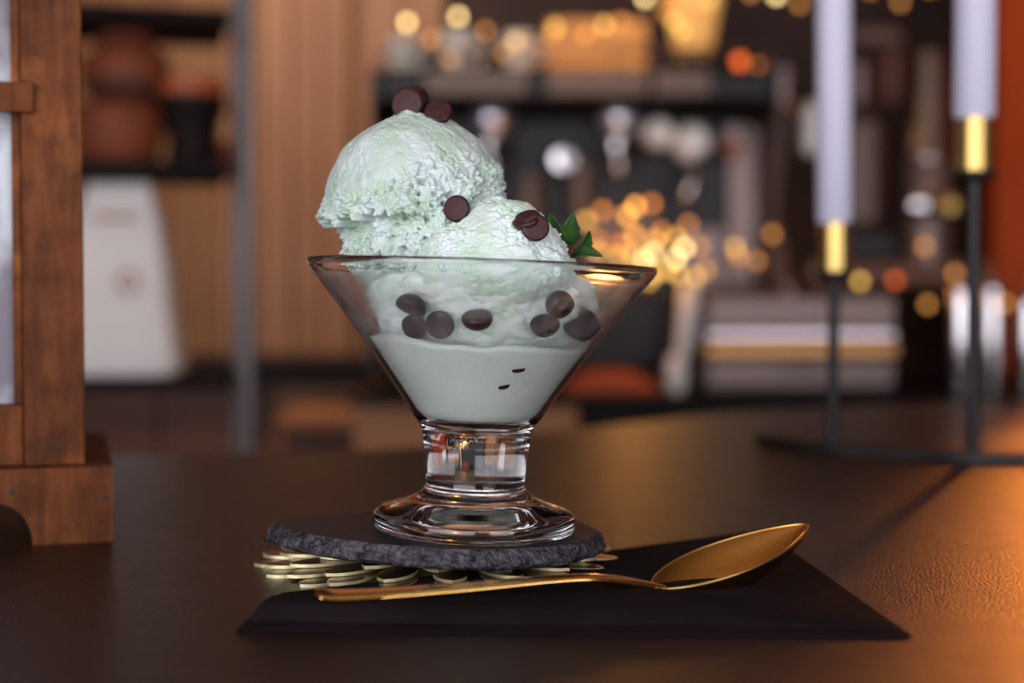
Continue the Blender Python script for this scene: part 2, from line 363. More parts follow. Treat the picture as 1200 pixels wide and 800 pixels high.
# ------------------------------------------------------------------ bar (foreground table)
bar = thing('bar_counter', 'dark brown speckled bar top the sundae stands on', 'bar', (0, 0.6, 0))
back = [tab(-160, 541), tab(0, 535), tab(250, 531), tab(440, 527), tab(560, 517), tab(640, 507), tab(740, 495), tab(830, 485), tab(960, 477), tab(1200, 470), tab(1420, 468)]
bp_ = catmull([(p.x, p.y, 0) for p in back], 5)
poly = [(-0.75, bp_[0].y + 0.0), (-0.75, 0.06), (0.95, 0.06), (0.95, bp_[-1].y)] + [(p.x, p.y) for p in reversed(bp_)]
MB().prism([(a, b - 0.6) for a, b in poly], TZ - 0.035, TZ).build('bar_top', M['bar'], bar)
ins = [(-0.70, 0.12), (0.90, 0.12), (0.90, 1.25), (0.55, 1.25), (-0.05, 0.82), (-0.70, 0.78)]
MB().prism([(a, b - 0.6) for a, b in ins], 0.0, TZ - 0.035).build('bar_base', M['bar_side'], bar)

# ------------------------------------------------------------------ gold petal coaster
CX, CY = -0.026, 0.5165
co = thing('petal_coaster', 'pale gold metal coaster of overlapping petals under the slate', 'coaster', (CX, CY, TZ))
MB().lathe([(0, 0.0), (0.042, 0.0), (0.042, 0.0010), (0, 0.0010)], 32).build('centre_disc', M['brass_pale'], co)
def petal_mb(Ln, W, th):
    n = 14; out = []
    for i in range(n + 1):
        t = i / n; out.append((t * Ln, W * math.sin(math.pi * min(1, 0.12 + t * 0.88)) ** 0.6 * (0.45 + 0.55 * t)))
    up = [(x_, y_) for x_, y_ in out]; dn = [(x_, -y_) for x_, y_ in reversed(out)]
    m_ = MB().prism(up + dn[1:], 0, th); m_.mi[1] = 1; return m_
rings = [(19, 0.0400, 0.0270, 0.0078, 0.0000, 0.1), (19, 0.0375, 0.0270, 0.0076, 0.0013, 0.6), (16, 0.028, 0.0300, 0.0078, 0.0026, 0.3), (11, 0.012, 0.034, 0.0085, 0.0039, 0.3)]
for (n, r0, Ln, W, z, off) in rings:
    me = None
    for i in range(n):
        a = 2 * math.pi * (i + off) / n
        if me is None: o = petal_mb(Ln, W, 0.0011).build('petal', [M['brass_pale'], M['brass_dark']], co, True, 40); me = o.data
        else: o = bpy.data.objects.new('petal', me); COL.objects.link(o); o.parent = co
        o.location = (math.cos(a) * r0, math.sin(a) * r0, z); o.rotation_euler = (0.0, 0.0, a)

# ------------------------------------------------------------------ slate
TILT = R(1.9)
SLC = Vector((-0.0275, 0.502, TZ + 0.0053 + 0.0019))
sl_out = [(-0.0876, .500), (-0.083, .512), (-0.075, .524), (-0.060, .531), (-0.040, .538), (-0.015, .546), (0.008, .546), (0.024, .534), (0.0325, .515), (0.0315, .496), (0.020, .474), (0.002, .462), (-0.018, .4575), (-0.040, .462), (-0.062, .472), (-0.078, .485)]
lo = catmull([(a - SLC.x, b - SLC.y, 0) for a, b in sl_out + sl_out[:1]], 34)[:-1]
sb = MB(); n = len(lo); TH = 0.0068
levels = [(0.0, 0.955), (0.0007, 0.985), (0.0015, 0.996), (0.0023, 0.996), (0.0031, 0.990), (0.0039, 0.984), (0.0047, 0.976), (0.0055, 0.968), (0.0062, 0.956), (TH, 0.945)]
vv = []; ff = []; mi = []
for li, (z, s_) in enumerate(levels):
    for i, p in enumerate(lo):
        q = p.normalized()
        k = s_ + (0.020 * noise.noise(Vector((p.x * 150, p.y * 150, z * 500))) + 0.016 * noise.noise(Vector((p.x * 480, p.y * 480, z * 1100 + 5))) + 0.010 * noise.noise(Vector((p.x * 1300, p.y * 1300, z * 1900 + 5)))) * (1.0 if 0 < li < len(levels) - 1 else 0.5)
        vv.append((p.x * k, p.y * k, z + (0.0004 * noise.noise(Vector((p.x * 300, p.y * 300, 9 + li))) if 0 < li < len(levels) - 1 else 0)))
for li in range(len(levels) - 1):
    for i in range(n):
        j = (i + 1) % n; ff.append((li * n + i, li * n + j, (li + 1) * n + j, (li + 1) * n + i)); mi.append(1)
ff.append(tuple(range(n))[::-1]); mi.append(0)
top = (len(levels) - 1) * n
ff.append(tuple(range(top, top + n))); mi.append(0)
sb.v = vv; sb.f = ff; sb.mi = mi
sl = sb.build('slate_board', [M['slate'], M['slate_edge']])
sl.location = SLC; sl.rotation_euler = (0, TILT, 0)
tag(sl, 'rough-edged black slate board under the sundae glass', 'slate board')

# ------------------------------------------------------------------ sundae glass
rot = Matrix.Rotation(TILT, 4, 'Y')
gb = SLC + rot @ Vector((-0.0137 - SLC.x, 0.500 - SLC.y, TH))
gl = thing('sundae_glass', 'clear footed sundae glass with conical bowl on slate', 'glass', gb, (0, TILT, 0))
outer = [(0.0, 0.0022), (0.020, 0.0018), (0.030, 0.0004), (0.0325, 0.0), (0.0348, 0.0006), (0.0357, 0.0022), (0.0358, 0.0046), (0.0350, 0.0066), (0.0325, 0.0082), (0.0285, 0.0094), (0.0240, 0.0108), (0.0205, 0.0124), (0.0186, 0.0140), (0.0180, 0.0150), (0.0176, 0.0156),
         (0.0174, 0.0168), (0.0175, 0.020), (0.0178, 0.024), (0.0182, 0.028), (0.0188, 0.032), (0.0196, 0.0355), (0.0208, 0.0378), (0.0224, 0.0398)]
for i in range(1, 15):
    t = i / 14; outer.append((0.0224 + (0.0608 - 0.0224) * t - 0.0010 * math.sin(math.pi * t), 0.0398 + (0.0915 - 0.0398) * t))
outer += [(0.0612, 0.0924), (0.0612, 0.0934), (0.0606, 0.0941), (0.0596, 0.0941), (0.0588, 0.0932)]
inner = []
WT = 0.0022
for i in range(14, -1, -1):
    t = i / 14; inner.append((0.0224 + (0.0608 - 0.0224) * t - 0.0010 * math.sin(math.pi * t) - WT, 0.0398 + (0.0915 - 0.0398) * t + 0.0004))
inner += [(0.0190, 0.0392), (0.0165, 0.0381), (0.012, 0.0370), (0.006, 0.0365), (0.0, 0.0364)]
MB().lathe(outer + inner, 128).build('glass_body', M['glass'], gl, True)
def rin(z):            # inner radius of the bowl at local height z
    t = max(0, min(1, (z - 0.0402) / (0.0915 - 0.0398))); r = 0.0224 + 0.0384 * t - 0.001 * math.sin(math.pi * t) - WT
    if z < 0.0402: r = 0.0190 * max(0.0, (z - 0.0364) / 0.0038) ** 0.5 if z > 0.0364 else 0
    return r
ginv = (Matrix.Translation(gb) @ rot).inverted(); gmat = Matrix.Translation(gb) @ rot

# melted ice cream in the bottom of the bowl
pool = []
zt = 0.0672
pr = [(0.0, 0.0368)]
for z in [0.0370, 0.0376, 0.0386, 0.0396, 0.0404]: pr.append((max(0.004, rin(z) - 0.0003), z + 0.0002))
for i in range(1, 13):
    z = 0.0404 + (zt - 0.0404) * i / 12; pr.append((rin(z) - 0.00025, z))
for i in range(1, 9): pr.append((rin(zt) * (1 - i / 8) * 0.99, zt + 0.0004))
pm = MB().lathe(pr, 96)
for i, (x_, y_, z_) in enumerate(pm.v):
    if z_ > 0.0600:
        a = math.atan2(y_, x_); dz = 0.0011 * math.sin(a * 2 + 0.6) + 0.0008 * math.sin(a * 5 + 1) + 0.0009 * noise.noise(Vector((x_ * 120, y_ * 120, 3)))
        f_ = (z_ - 0.0600) / 0.0072; z2 = z_ + dz * f_; rr = math.hypot(x_, y_); lim = rin(z2) - 0.00025
        if rr > lim: x_, y_ = x_ * lim / rr, y_ * lim / rr
        pm.v[i] = (x_, y_, z2)
po = pm.build('melted_ice_cream', M['cream'], None, True); po.matrix_world = gmat
tag(po, 'smooth pale melted cream filling the bottom of the glass bowl', 'ice cream')

# ------------------------------------------------------------------ ice cream scoops
def fbm(v, o): return noise.fractal(v, 0.9, 2.1, o)
def scoop(name, label, c, rad, fn, nu=300, nv=190, group='mint ice cream scoops', mat_='ice'):
    c = Vector(c); v = []; f = []
    for j in range(nv + 1):
        th = math.pi * j / nv
        for i in range(nu):
            ph = 2 * math.pi * i / nu
            d = Vector((math.sin(th) * math.cos(ph), math.sin(th) * math.sin(ph), math.cos(th)))
            k = fn(d); p = c + Vector((d.x * rad[0], d.y * rad[1], d.z * rad[2])) * k
            q = ginv @ p
            if q.z < 0.0945:                     # stay inside the bowl
                rr = math.hypot(q.x, q.y); z_ = max(q.z, 0.058); lim = rin(min(z_, 0.0915)) - 0.0006
                lim += max(0, q.z - 0.0915) * 0.6
                if q.z < 0.058: q.z = 0.058
                if rr > lim: q.x *= lim / rr; q.y *= lim / rr
                p = gmat @ q
            v.append(p - c)
    for j in range(nv):
        for i in range(nu):
            a = j * nu + i; b = j * nu + (i + 1) % nu; f.append((a, b, b + nu, a + nu))
    m_ = MB(); m_.v = [tuple(p) for p in v]; m_.f = f; m_.mi = [0] * len(f)
    o = m_.build(name, M[mat_], None, True); o.location = c
    return tag(o, label, 'ice cream', group)
def rough_detail(d, s, amt):
    p = d * s
    a = fbm(p, 5); b = noise.noise(p * 2.3 + Vector((4, 1, 9)))
    return amt * (0.65 * a + 0.55 * (abs(b) - 0.3))
def billow(p): return abs(noise.noise(p)) - 0.25
def f_top(d):
    k = 1.0 + 0.035 * noise.noise(d * 1.6 + Vector((3, 0, 0))) + 0.022 * noise.noise(d * 4.0)
    az = math.atan2(d.x, -d.y)                            # 0 = facing the camera, negative = left
    zl = -0.16 + 0.05 * math.sin(az * 1.3 + 0.4) + 0.13 * noise.noise(Vector((az * 2.6, 2, 0))) + 0.08 * noise.noise(Vector((az * 8, 7, 0))) + 0.05 * noise.noise(Vector((az * 22, 7, 4)))
    side = sstep(0.30, -0.15, d.x)
    below = zl - d.z
    lip = math.exp(-((below + 0.05) / 0.09) ** 2) * 0.065 * (1 + 0.8 * noise.noise(Vector((az * 11, d.z * 8, 1))))
    cut = sstep(-0.01, 0.05, below) * (0.21 - 0.16 * sstep(0.10, 0.42, below))
    k += side * (lip - cut)
    # scar left by the scoop: crumbly band over the middle, smooth cap above
    m_ = sstep(0.42, 0.12, d.z - 0.22 * d.x + 0.34 * noise.noise(d * 2.4 + Vector((9, 2, 1))))
    m_ = 0.12 + 0.88 * m_
    k += m_ * (0.105 * billow(d * 4.6 + Vector((1, 2, 3))) + 0.075 * billow(d * 10.5) + 0.062 * billow(d * 21 + Vector((7, 0, 0))) + 0.030 * billow(d * 40))
    pit = noise.noise(d * 15 + Vector((3, 3, 8))); k -= 0.09 * m_ * sstep(0.30, 0.55, pit)
    k += 0.012 * noise.noise(Vector((d.x * 3, d.y * 3, d.z * 9)) + Vector((0, 0, 3))) * (1 - m_) + 0.006 * billow(d * 7 + Vector((0, 9, 0)))
    # torn crest under the two chips
    k += 0.05 * math.exp(-(1 - d.dot(Vector((-0.02, -0.20, 1)).normalized())) * 60) * (1 + 0.9 * noise.noise(d * 14))
    # bump under the ledge
    bx = Vector((-0.30, -0.86, -0.42)).normalized(); k += 0.13 * math.exp(-(1 - d.dot(bx)) * 30) * (1 + 0.7 * noise.noise(d * 8))
    return k
PS = 0.0003
def w2(px, py, Y): return at(px, py, Y)
c1 = w2(487, 241, 0.506)
scoop('ice_cream_scoop', 'large round mint scoop rising highest above the glass', c1, (0.0325, 0.0325, 0.0322), f_top, 460, 300)
def f_front(d):
    k = 1 + 0.05 * noise.noise(d * 1.9 + Vector((2, 8, 1))) + 0.035 * noise.noise(d * 4.2 + Vector((5, 0, 0)))
    k += 0.34 * math.exp(-(1 - d.dot(Vector((0.16, -0.10, 1)).normalized())) * 9)
    m_ = 0.35 + 0.65 * sstep(0.1, -0.2, noise.noise(d * 2.2 + Vector((4, 4, 0))))
    k += m_ * (0.08 * billow(d * 4.4 + Vector((3, 1, 0))) + 0.075 * billow(d * 9) + 0.055 * billow(d * 17) + 0.026 * billow(d * 33))
    return k
c2 = w2(578, 318, 0.484)
scoop('ice_cream_scoop', 'smaller ragged mint scoop at the front right of the bowl', c2, (0.0275, 0.024, 0.0190), f_front, 400, 260, mat_='ice_brightened')
def f_low(d):
    k = 1 + 0.06 * noise.noise(d * 2.0 + Vector((7, 1, 4))) + 0.03 * noise.noise(d * 5)
    return k + 0.09 * billow(d * 4) + 0.05 * billow(d * 9) + 0.012 * billow(d * 20)
c3 = w2(566, 352, 0.502)
scoop('ice_cream_scoop', 'mint ice cream seen through the frosted upper glass above melted cream', c3, (0.0395, 0.0395, 0.0225), f_low, 300, 190, mat_='ice_extra_bright')

# ------------------------------------------------------------------ chocolate chips
chip_prof = [(0, 0.0), (0.0050, 0.0), (0.0056, 0.0002), (0.0061, 0.0010), (0.0060, 0.0022), (0.0054, 0.0036), (0.0042, 0.0050), (0.0025, 0.0060), (0.0010, 0.0064), (0, 0.0065)]
chip_me = None
def chip(px, py, Y, r_px, face, label, group):
    """face: direction the flat base looks (world)"""
    global chip_me
    if chip_me is None:
        o = MB().lathe(chip_prof, 28, mif=lambda k: 1 if k < 1 else 0).build('chocolate_chip', [M['choc'], M['choc_flat']], None, True, 50); chip_me = o.data
    else:
        o = bpy.data.objects.new('chocolate_chip', chip_me); COL.objects.link(o)
    s = r_px * (Y / F) / 0.0061
    fd = Vector(face).normalized(); q = (-fd).to_track_quat('Z', 'Y'); o.rotation_mode = 'QUATERNION'; o.rotation_quaternion = q
    o.scale = (s, s, s); p = at(px, py, Y); o.location = p
    return tag(o, label, 'chocolate chip', group)
from mathutils.bvhtree import BVHTree
trees = []
for o in list(COL.objects):
    if o.name.startswith('ice_cream_scoop'):
        trees.append(BVHTree.FromPolygons([o.location + v_.co for v_ in o.data.vertices], [tuple(p.vertices) for p in o.data.polygons]))
def surf(px, py, back_):
    o = Vector((0, 0, TZ + CH)); d = (at(px, py, 1.0) - o).normalized(); best = None
    for t in trees:
        h = t.ray_cast(o, d)
        if h[0] is not None and (best is None or h[3] < best): best = h[3]
    return (o + d * (best + back_)).y if best else 0.49
G1 = 'chocolate chips on top of the ice cream'; G2 = 'chocolate chips inside the glass'
chip(476, 121, 0.496, 19.5, (-0.25, -1, 0.05), 'chocolate chip with flat base facing out, left on the summit', G1)
chip(488, 119, 0.508, 19.0, (0.35, 0.9, 0.15), 'chocolate chip tucked behind the left one on the summit', G1)
chip(514, 128.5, 0.494, 16.5, (0.1, -1, 0.62), 'tilted chocolate chip at the right of the summit', G1)
chip(534, 244, surf(534, 246, -0.0058), 16.0, (-0.32, -1, 0.06), 'lone chocolate chip stuck midway up the big scoop', G1)
chip(628, 266, surf(628, 272, -0.0062), 16.5, (0.15, -1, 0.12), 'glossy chocolate chip in front, beside the green leaves', G1)
chip(616, 254, surf(616, 262, -0.0035), 17.5, (-0.3, -0.55, 0.85), 'chocolate chip half hidden behind another by the leaves', G1)
def wallchip(px, py, r_px, face, label, back_=0.0):
    # on the inner wall of the bowl as seen from the front
    Y = 0.452
    for _ in range(30):
        p = at(px, py, Y); q = ginv @ p; r_ = rin(q.z) - r_px * 0.0003 * 0.50 - back_
        Y = 0.500 - math.sqrt(max(1e-6, r_ * r_ - q.x * q.x)) * 1.0
    chip(px, py, Y, r_px, face, label, G2)
wallchip(481, 361, 18.5, (-0.35, -0.35, -0.85), 'upper chocolate chip of the left trio against the glass')
wallchip(485, 383, 16.0, (-0.4, -0.8, -0.45), 'lowest chocolate chip of the left trio against the glass', 0.001)
wallchip(515, 380, 17.5, (-0.3, -1, -0.35), 'chocolate chip with shiny round base, right of the left trio')
wallchip(559, 367, 18.5, (-0.05, -0.45, 0.9), 'single chocolate chip pressed on the glass near its middle')
wallchip(637, 375, 17.5, (-0.1, -0.6, 0.8), 'left chocolate chip of the blurred right cluster in the glass', 0.001)
wallchip(655, 354, 17.0, (0.1, 0.9, 0.2), 'uppermost chocolate chip of the right cluster in the glass', 0.001)
wallchip(681, 373, 23.0, (0.3, -0.7, 0.6), 'largest, rightmost chocolate chip of the cluster in the glass', 0.002)
def bit(px, py, r_px, label, face):
    Y = 0.46
    for _ in range(30):
        p = at(px, py, Y); q = ginv @ p; r_ = rin(q.z) + 0.0004; Y = 0.500 - math.sqrt(max(1e-6, r_ * r_ - q.x * q.x))
    return px, py, Y
def sliver(px, py, wpx, hpx, ang, label):
    Y = 0.46
    for _ in range(30):
        p = at(px, py, Y); q = ginv @ p; r_ = rin(q.z) - 0.0002; Y = 0.500 - math.sqrt(max(1e-6, r_ * r_ - q.x * q.x))
    p = at(px, py, Y); m_ = MB(); n_ = 10
    poly_ = [(wpx * PS * math.cos(math.pi * i / n_), -hpx * PS * math.sin(math.pi * i / n_) * 2 + hpx * PS * 0.6) for i in range(n_ + 1)] + [(0, hpx * PS * 0.1)]
    poly_ = [(x_ * math.cos(ang) - y_ * math.sin(ang), x_ * math.sin(ang) + y_ * math.cos(ang)) for x_, y_ in poly_]
    m_.prism(poly_, -0.0003, 0.0008, 0, 'XZ'); o = m_.build('chocolate_chip', M['choc']); o.location = p; o.rotation_euler = (R(-37), 0, R(8))
    tag(o, label, 'chocolate chip', 'sunken chocolate chips in the melted cream')
sliver(606, 431, 8.0, 2.2, 0.0, 'upper sunken chocolate chip showing as a dark sliver in the cream')
sliver(591, 450, 7.0, 2.4, R(28), 'lower sunken chocolate chip showing as a dark sliver in the cream')

# ------------------------------------------------------------------ strawberry with its green leaves
sp_ = at(648, 294, 0.512)
st = thing('strawberry', 'strawberry with green leaves tucked behind the front scoop', 'strawberry', sp_)
bpf = [(0, -0.010), (0.0025, -0.0095), (0.005, -0.007), (0.0066, -0.002), (0.0070, 0.002), (0.0058, 0.0045), (0.003, 0.0058), (0, 0.0058)]
bo = MB().lathe(bpf, 24).build('berry', M['berry'], st, True); bo.rotation_euler = (R(-20), R(20), 0)
def leaf(base, tip, width, bend, nrm, name='leaf'):
    base, tip, nrm = Vector(base), Vector(tip), Vector(nrm).normalized(); ax = tip - base; Ln = ax.length; a = ax.normalized()
    sd = a.cross(nrm).normalized(); nrm = sd.cross(a); v = []; f = []; n_ = 14; m_ = 4
    for lay in (0, 1):
        for i in range(n_ + 1):
            t = i / n_; wv = width * (math.sin(math.pi * (0.06 + 0.94 * t) ** 0.85)) ** 0.8
            wv *= 1 + (0.16 if i % 4 == 1 else 0) * (0 < i < n_)
            for j in range(-m_, m_ + 1):
                u = j / m_
                v.append(base + a * (t * Ln) + sd * (u * wv) + nrm * (bend * math.sin(math.pi * t) + abs(u) * wv * 0.45 - lay * 0.00035))
    K = (n_ + 1) * (2 * m_ + 1); W_ = 2 * m_ + 1
    for lay in (0, 1):
        for i in range(n_):
            for j in range(2 * m_):
                q = (i * W_ + j, i * W_ + j + 1, (i + 1) * W_ + j + 1, (i + 1) * W_ + j); q = tuple(x_ + lay * K for x_ in q); f.append(q if lay == 0 else q[::-1])
    for i in range(n_):
        for j in (0, 2 * m_):
            f.append((i * W_ + j, (i + 1) * W_ + j, (i + 1) * W_ + j + K, i * W_ + j + K))
    mb = MB().add(v, f); return mb.build(name, M['leaf'], st, True)
def lp(px, py, Y): return at(px, py, Y) - sp_
leaf(lp(656, 282, 0.494), lp(645, 250, 0.488), 0.0042, 0.001, (-0.5, -1, 0.1))
leaf(lp(598, 254, 0.500), lp(613, 234, 0.496), 0.0032, 0.0008, (-0.2, -1, 0.3))
leaf(lp(665, 286, 0.498), lp(672, 249, 0.492), 0.0034, 0.001, (0.1, -1, 0.1))
leaf(lp(671, 300, 0.496), lp(691, 270, 0.490), 0.0034, 0.0008, (0.8, -0.8, 0.5))
leaf(lp(668, 301, 0.494), lp(706, 300, 0.490), 0.0030, 0.0014, (0.1, -0.75, 0.8))
MB().tube([lp(664, 296, 0.500), lp(668, 288, 0.497)], 0.0008, 8).build('stem', M['leaf'], st, True)

# ------------------------------------------------------------------ napkin
def bil(A, B, C, D, u, v): return A * (1 - u) * (1 - v) + B * u * (1 - v) + C * u * v + D * (1 - u) * v
nk = thing('napkin', 'folded black paper napkin under the gold spoon', 'napkin', (0.02, 0.43, TZ))
def nap_layer(A, B, C, D, z0, hfun, name, wob):
    nu, nv = 60, 30; v = []; f = []
    for lay in (0, 1):
        for j in range(nv + 1):
            for i in range(nu + 1):
                u, w_ = i / nu, j / nv; p = bil(Vector(A), Vector(B), Vector(C), Vector(D), u, w_)
                p.y += wob * noise.noise(Vector((u * 6, 1.7, 0))) * (1 - w_) ** 3
                edge = min(sstep(0, 0.05, w_), sstep(0, 0.02, u), sstep(0, 0.02, 1 - u), sstep(0, 0.05, 1 - w_))
                h = z0 + 0.0002 if lay else z0 + 0.0004 + hfun(u, w_) * (0.25 + 0.75 * edge)
                v.append((p.x - 0.02, p.y - 0.43, h))
    W_ = nu + 1; K = W_ * (nv + 1)
    for lay in (0, 1):
        for j in range(nv):
            for i in range(nu):
                q = (j * W_ + i, j * W_ + i + 1, (j + 1) * W_ + i + 1, (j + 1) * W_ + i); q = tuple(x_ + lay * K for x_ in q); f.append(q if lay == 0 else q[::-1])
    rim = [i for i in range(nu)] ; bord = [(i, i + 1) for i in range(nu)] + [(j * W_ + nu, (j + 1) * W_ + nu) for j in range(nv)] + [(nv * W_ + i + 1, nv * W_ + i) for i in range(nu)] + [((j + 1) * W_, j * W_) for j in range(nv)]
    for a, b in bord: f.append((a, b, b + K, a + K))
    return MB().add(v, f).build(name, M['napkin'], nk, True, 50)
A = tab(276, 742); B = tab(1067, 747); C = tab(893, 622); D = tab(318, 700)
nap_layer((A.x, A.y, 0), (B.x, B.y, 0), (C.x, C.y, 0), (D.x, D.y, 0), 0.0, lambda u, v: 0.0006 + 0.0008 * (1 - v) + 0.0004 * noise.noise(Vector((u * 5, v * 4, 0))), 'lower_fold', 0.001)
A2 = tab(290, 738); B2 = tab(1040, 741); C2 = tab(880, 636); D2 = tab(330, 700)
nap_layer((A2.x, A2.y + 0.002, 0), (B2.x, B2.y + 0.001, 0), (C2.x, C2.y, 0), (D2.x, D2.y, 0), 0.0011, lambda u, v: (0.0052 * (1 - u) ** 0.5 * math.exp(-((v - 0.12) / 0.40) ** 2) + 0.0004) + 0.0005 * noise.noise(Vector((u * 7, v * 3, 4))), 'upper_fold', 0.003)

# ------------------------------------------------------------------ spoon
spn = thing('dessert_spoon', 'polished gold dessert spoon lying on the black napkin', 'spoon', (0.02, 0.44, TZ))
so = Vector((0.02, 0.44, TZ))
hp = [at(370, 694, 0.4135), at(395, 697, 0.415), at(450, 695, 0.419), at(560, 686.5, 0.427), at(640, 679, 0.4325), at(690, 677, 0.4365), at(725, 681, 0.4405), at(755, 686.5, 0.4445), at(777, 690, 0.448)]
hpts = catmull([p - so for p in hp], 10); m_ = len(hpts); v = []; f = []; n_ = 16
for i, p in enumerate(hpts):
    t = (hpts[min(i + 1, m_ - 1)] - hpts[max(i - 1, 0)]).normalized(); sd = t.cross(Vector((0, -0.12, 1))).normalized(); up = sd.cross(t)
    s = i / (m_ - 1); hw = 0.0036 * (1 - s) ** 1.3 + 0.0019; hh = 0.0008 + 0.0010 * math.exp(-((s - 0.85) / 0.2) ** 2)
    if s < 0.03: hw *= 0.75 + 0.25 * s / 0.03
    for k in range(n_):
        a = 2 * math.pi * k / n_; ca, sa = math.cos(a), math.sin(a)
        v.append(p + sd * (hw * math.copysign(abs(ca) ** 0.7, ca)) + up * (hh * math.copysign(abs(sa) ** 0.7, sa)))
for i in range(m_ - 1):
    for k in range(n_): f.append((i * n_ + k, i * n_ + (k + 1) % n_, (i + 1) * n_ + (k + 1) % n_, (i + 1) * n_ + k))
f += [tuple(range(n_))[::-1], tuple(range((m_ - 1) * n_, m_ * n_))]
MB().add(v, f).build('handle', M['gold'], spn, True, 60)
b0 = at(768, 688.5, 0.4460) - so; b1 = at(945, 614, 0.4760) - so
ax = (b1 - b0); BL = ax.length; ax.normalize()
upv = Vector((0.0, -0.04, 1)); sd = ax.cross(upv).normalized(); nu_ = sd.cross(ax).normalized()
if nu_.z < 0: nu_ = -nu_
v = []; f = []; NI, NJ = 40, 24
def bowl_w(t): return 0.0147 * (math.sin(math.pi * min(1, t) ** 0.86)) ** 0.62
for lay in (0, 1):
    for i in range(NI + 1):
        t = 0.004 + 0.992 * i / NI; wd = max(0.0014, bowl_w(t)); dp = 0.0090 * math.sin(math.pi * t ** 0.8) ** 0.8
        for j in range(NJ + 1):
            u = -1 + 2 * j / NJ; h = -dp * (1 - abs(u) ** 2.4)
            v.append(b0 + ax * (t * BL) + sd * (u * wd) + nu_ * (h - lay * 0.0014 * (0.7 + 0.3 * (1 - u * u))))
W_ = NJ + 1; K = W_ * (NI + 1)
for lay in (0, 1):
    for i in range(NI):
        for j in range(NJ):
            q = (i * W_ + j, i * W_ + j + 1, (i + 1) * W_ + j + 1, (i + 1) * W_ + j); q = tuple(x_ + lay * K for x_ in q); f.append(q if lay == 0 else q[::-1])
for i in range(NI):
    for j in (0, NJ): f.append((i * W_ + j, (i + 1) * W_ + j, (i + 1) * W_ + j + K, i * W_ + j + K))
for i in (0, NI):
    for j in range(NJ): f.append((i * W_ + j, i * W_ + j + 1, i * W_ + j + 1 + K, i * W_ + j + K))
sbw = MB().add(v, f).build('spoon_bowl', M['gold'], spn, True, 60)
rim = [b0 + ax * ((0.004 + 0.992 * i / NI) * BL) + sd * max(0.0014, bowl_w(0.004 + 0.992 * i / NI)) for i in range(NI + 1)] + [b0 + ax * ((0.004 + 0.992 * i / NI) * BL) - sd * max(0.0014, bowl_w(0.004 + 0.992 * i / NI)) for i in range(NI, -1, -1)]
MB().tube(rim + rim[:1], 0.00045, 8).build('rim', M['gold_brushed'], sbw, True)

# ------------------------------------------------------------------ wooden lantern (left)
lc = tab(133, 634)
LR = math.atan2(-lc.x, lc.y) + R(1.5)
ln = thing('wooden_lantern', 'brown wooden lantern with frosted panes at the left edge', 'lantern', lc, (0, 0, LR))
LW, LD = 0.165, 0.150
BH = 0.0295
def side_board(name, L0, axis):
    pts = [(-L0, 0), (-L0, BH), (0, BH), (0, 0), (-0.030, 0)] + [(-0.030 - 0.013 * (1 - math.cos(R(a))) , 0.0165 * math.sin(R(a))) for a in range(10, 91, 10)]
    pts += [(-L0 + 0.030 + 0.013 * (1 - math.cos(R(a))), 0.0165 * math.sin(R(a))) for a in range(90, 0, -10)] + [(-L0 + 0.030, 0)]
    return pts
MB().prism(side_board('', LW, 0), 0.0, 0.012, 0, 'XZ').build('base_board', M['lantern_wood'], ln)
MB().prism(side_board('', LW, 0), LD - 0.012, LD, 0, 'XZ').build('base_board', M['lantern_wood'], ln)
for xx in (-0.012, -LW):
    pts = [(LD + a, b) for a, b in side_board('', LD, 0)]
    pts = [(min(max(a, 0.0122), LD - 0.0122), b) for a, b in pts]
    MB().prism(pts, xx, xx + 0.012, 0, 'YZ').build('base_board', M['lantern_wood'], ln)
MB().box(-LW + 0.0122, -0.0122, 0.0122, LD - 0.0122, BH - 0.008, BH - 0.0003).build('base_plate', M['lantern_wood'], ln)
PX1, PX0, PF = -0.0102, -0.0330, 0.0075; PT = 0.30
LL = -LW - PX1; LP = LW + PX0
for (xa, xb) in ((PX0, PX1), (-LW - PX1, -LW - PX0)):
    for (ya, yb) in ((PF, PF + 0.0247), (LD - PF - 0.0247, LD - PF)):
        MB().box(xa, xb, ya, yb, BH + 0.0002, PT, 0, 0.0006).build('post', M['lantern_wood'], ln)
XL, XR = -LW - PX0 + 0.0, PX0
YF, YB = PF + 0.0247, LD - PF - 0.0247
for (z0, z1) in ((BH + 0.0002, 0.0535), (PT - 0.024, PT)):
    for y0 in (PF + 0.003, LD - PF - 0.015): MB().box(XL + 0.0002, XR - 0.0002, y0, y0 + 0.012, z0, z1, 0, 0.0006).build('rail', M['lantern_wood'], ln)
    for x0 in (PX1 - 0.015, -LW - PX1 + 0.003): MB().box(x0, x0 + 0.012, YF + 0.0002, YB - 0.0002, z0, z1, 0, 0.0006).build('rail', M['lantern_wood'], ln)
ZB0, ZB1 = 0.1668, 0.1782
for y0, s in ((PF - 0.0036, 1), (LD - PF, -1)):
    MB().box(XL - 0.0065, XR + 0.0050, y0, y0 + 0.0034, ZB0, ZB1, 0, 0.0004).build('cross_bar', M['lantern_wood'], ln)
for xa in (XR - 0.0038, XL + 0.0002):
    MB().box(xa, xa + 0.0036, PF + 0.0045, PF + 0.010, 0.0537, PT - 0.0242, 0, 0.0004).build('glazing_bead', M['lantern_wood'], ln)
MB().box(XL + 0.0002, XR - 0.0002, PF + 0.0101, PF + 0.0125, 0.0537, PT - 0.0242).build('pane', M['frosted'], ln)
MB().box(XL + 0.0002, XR - 0.0002, LD - PF - 0.0125, LD - PF - 0.0101, 0.0537, PT - 0.0242).build('pane', M['frosted'], ln)
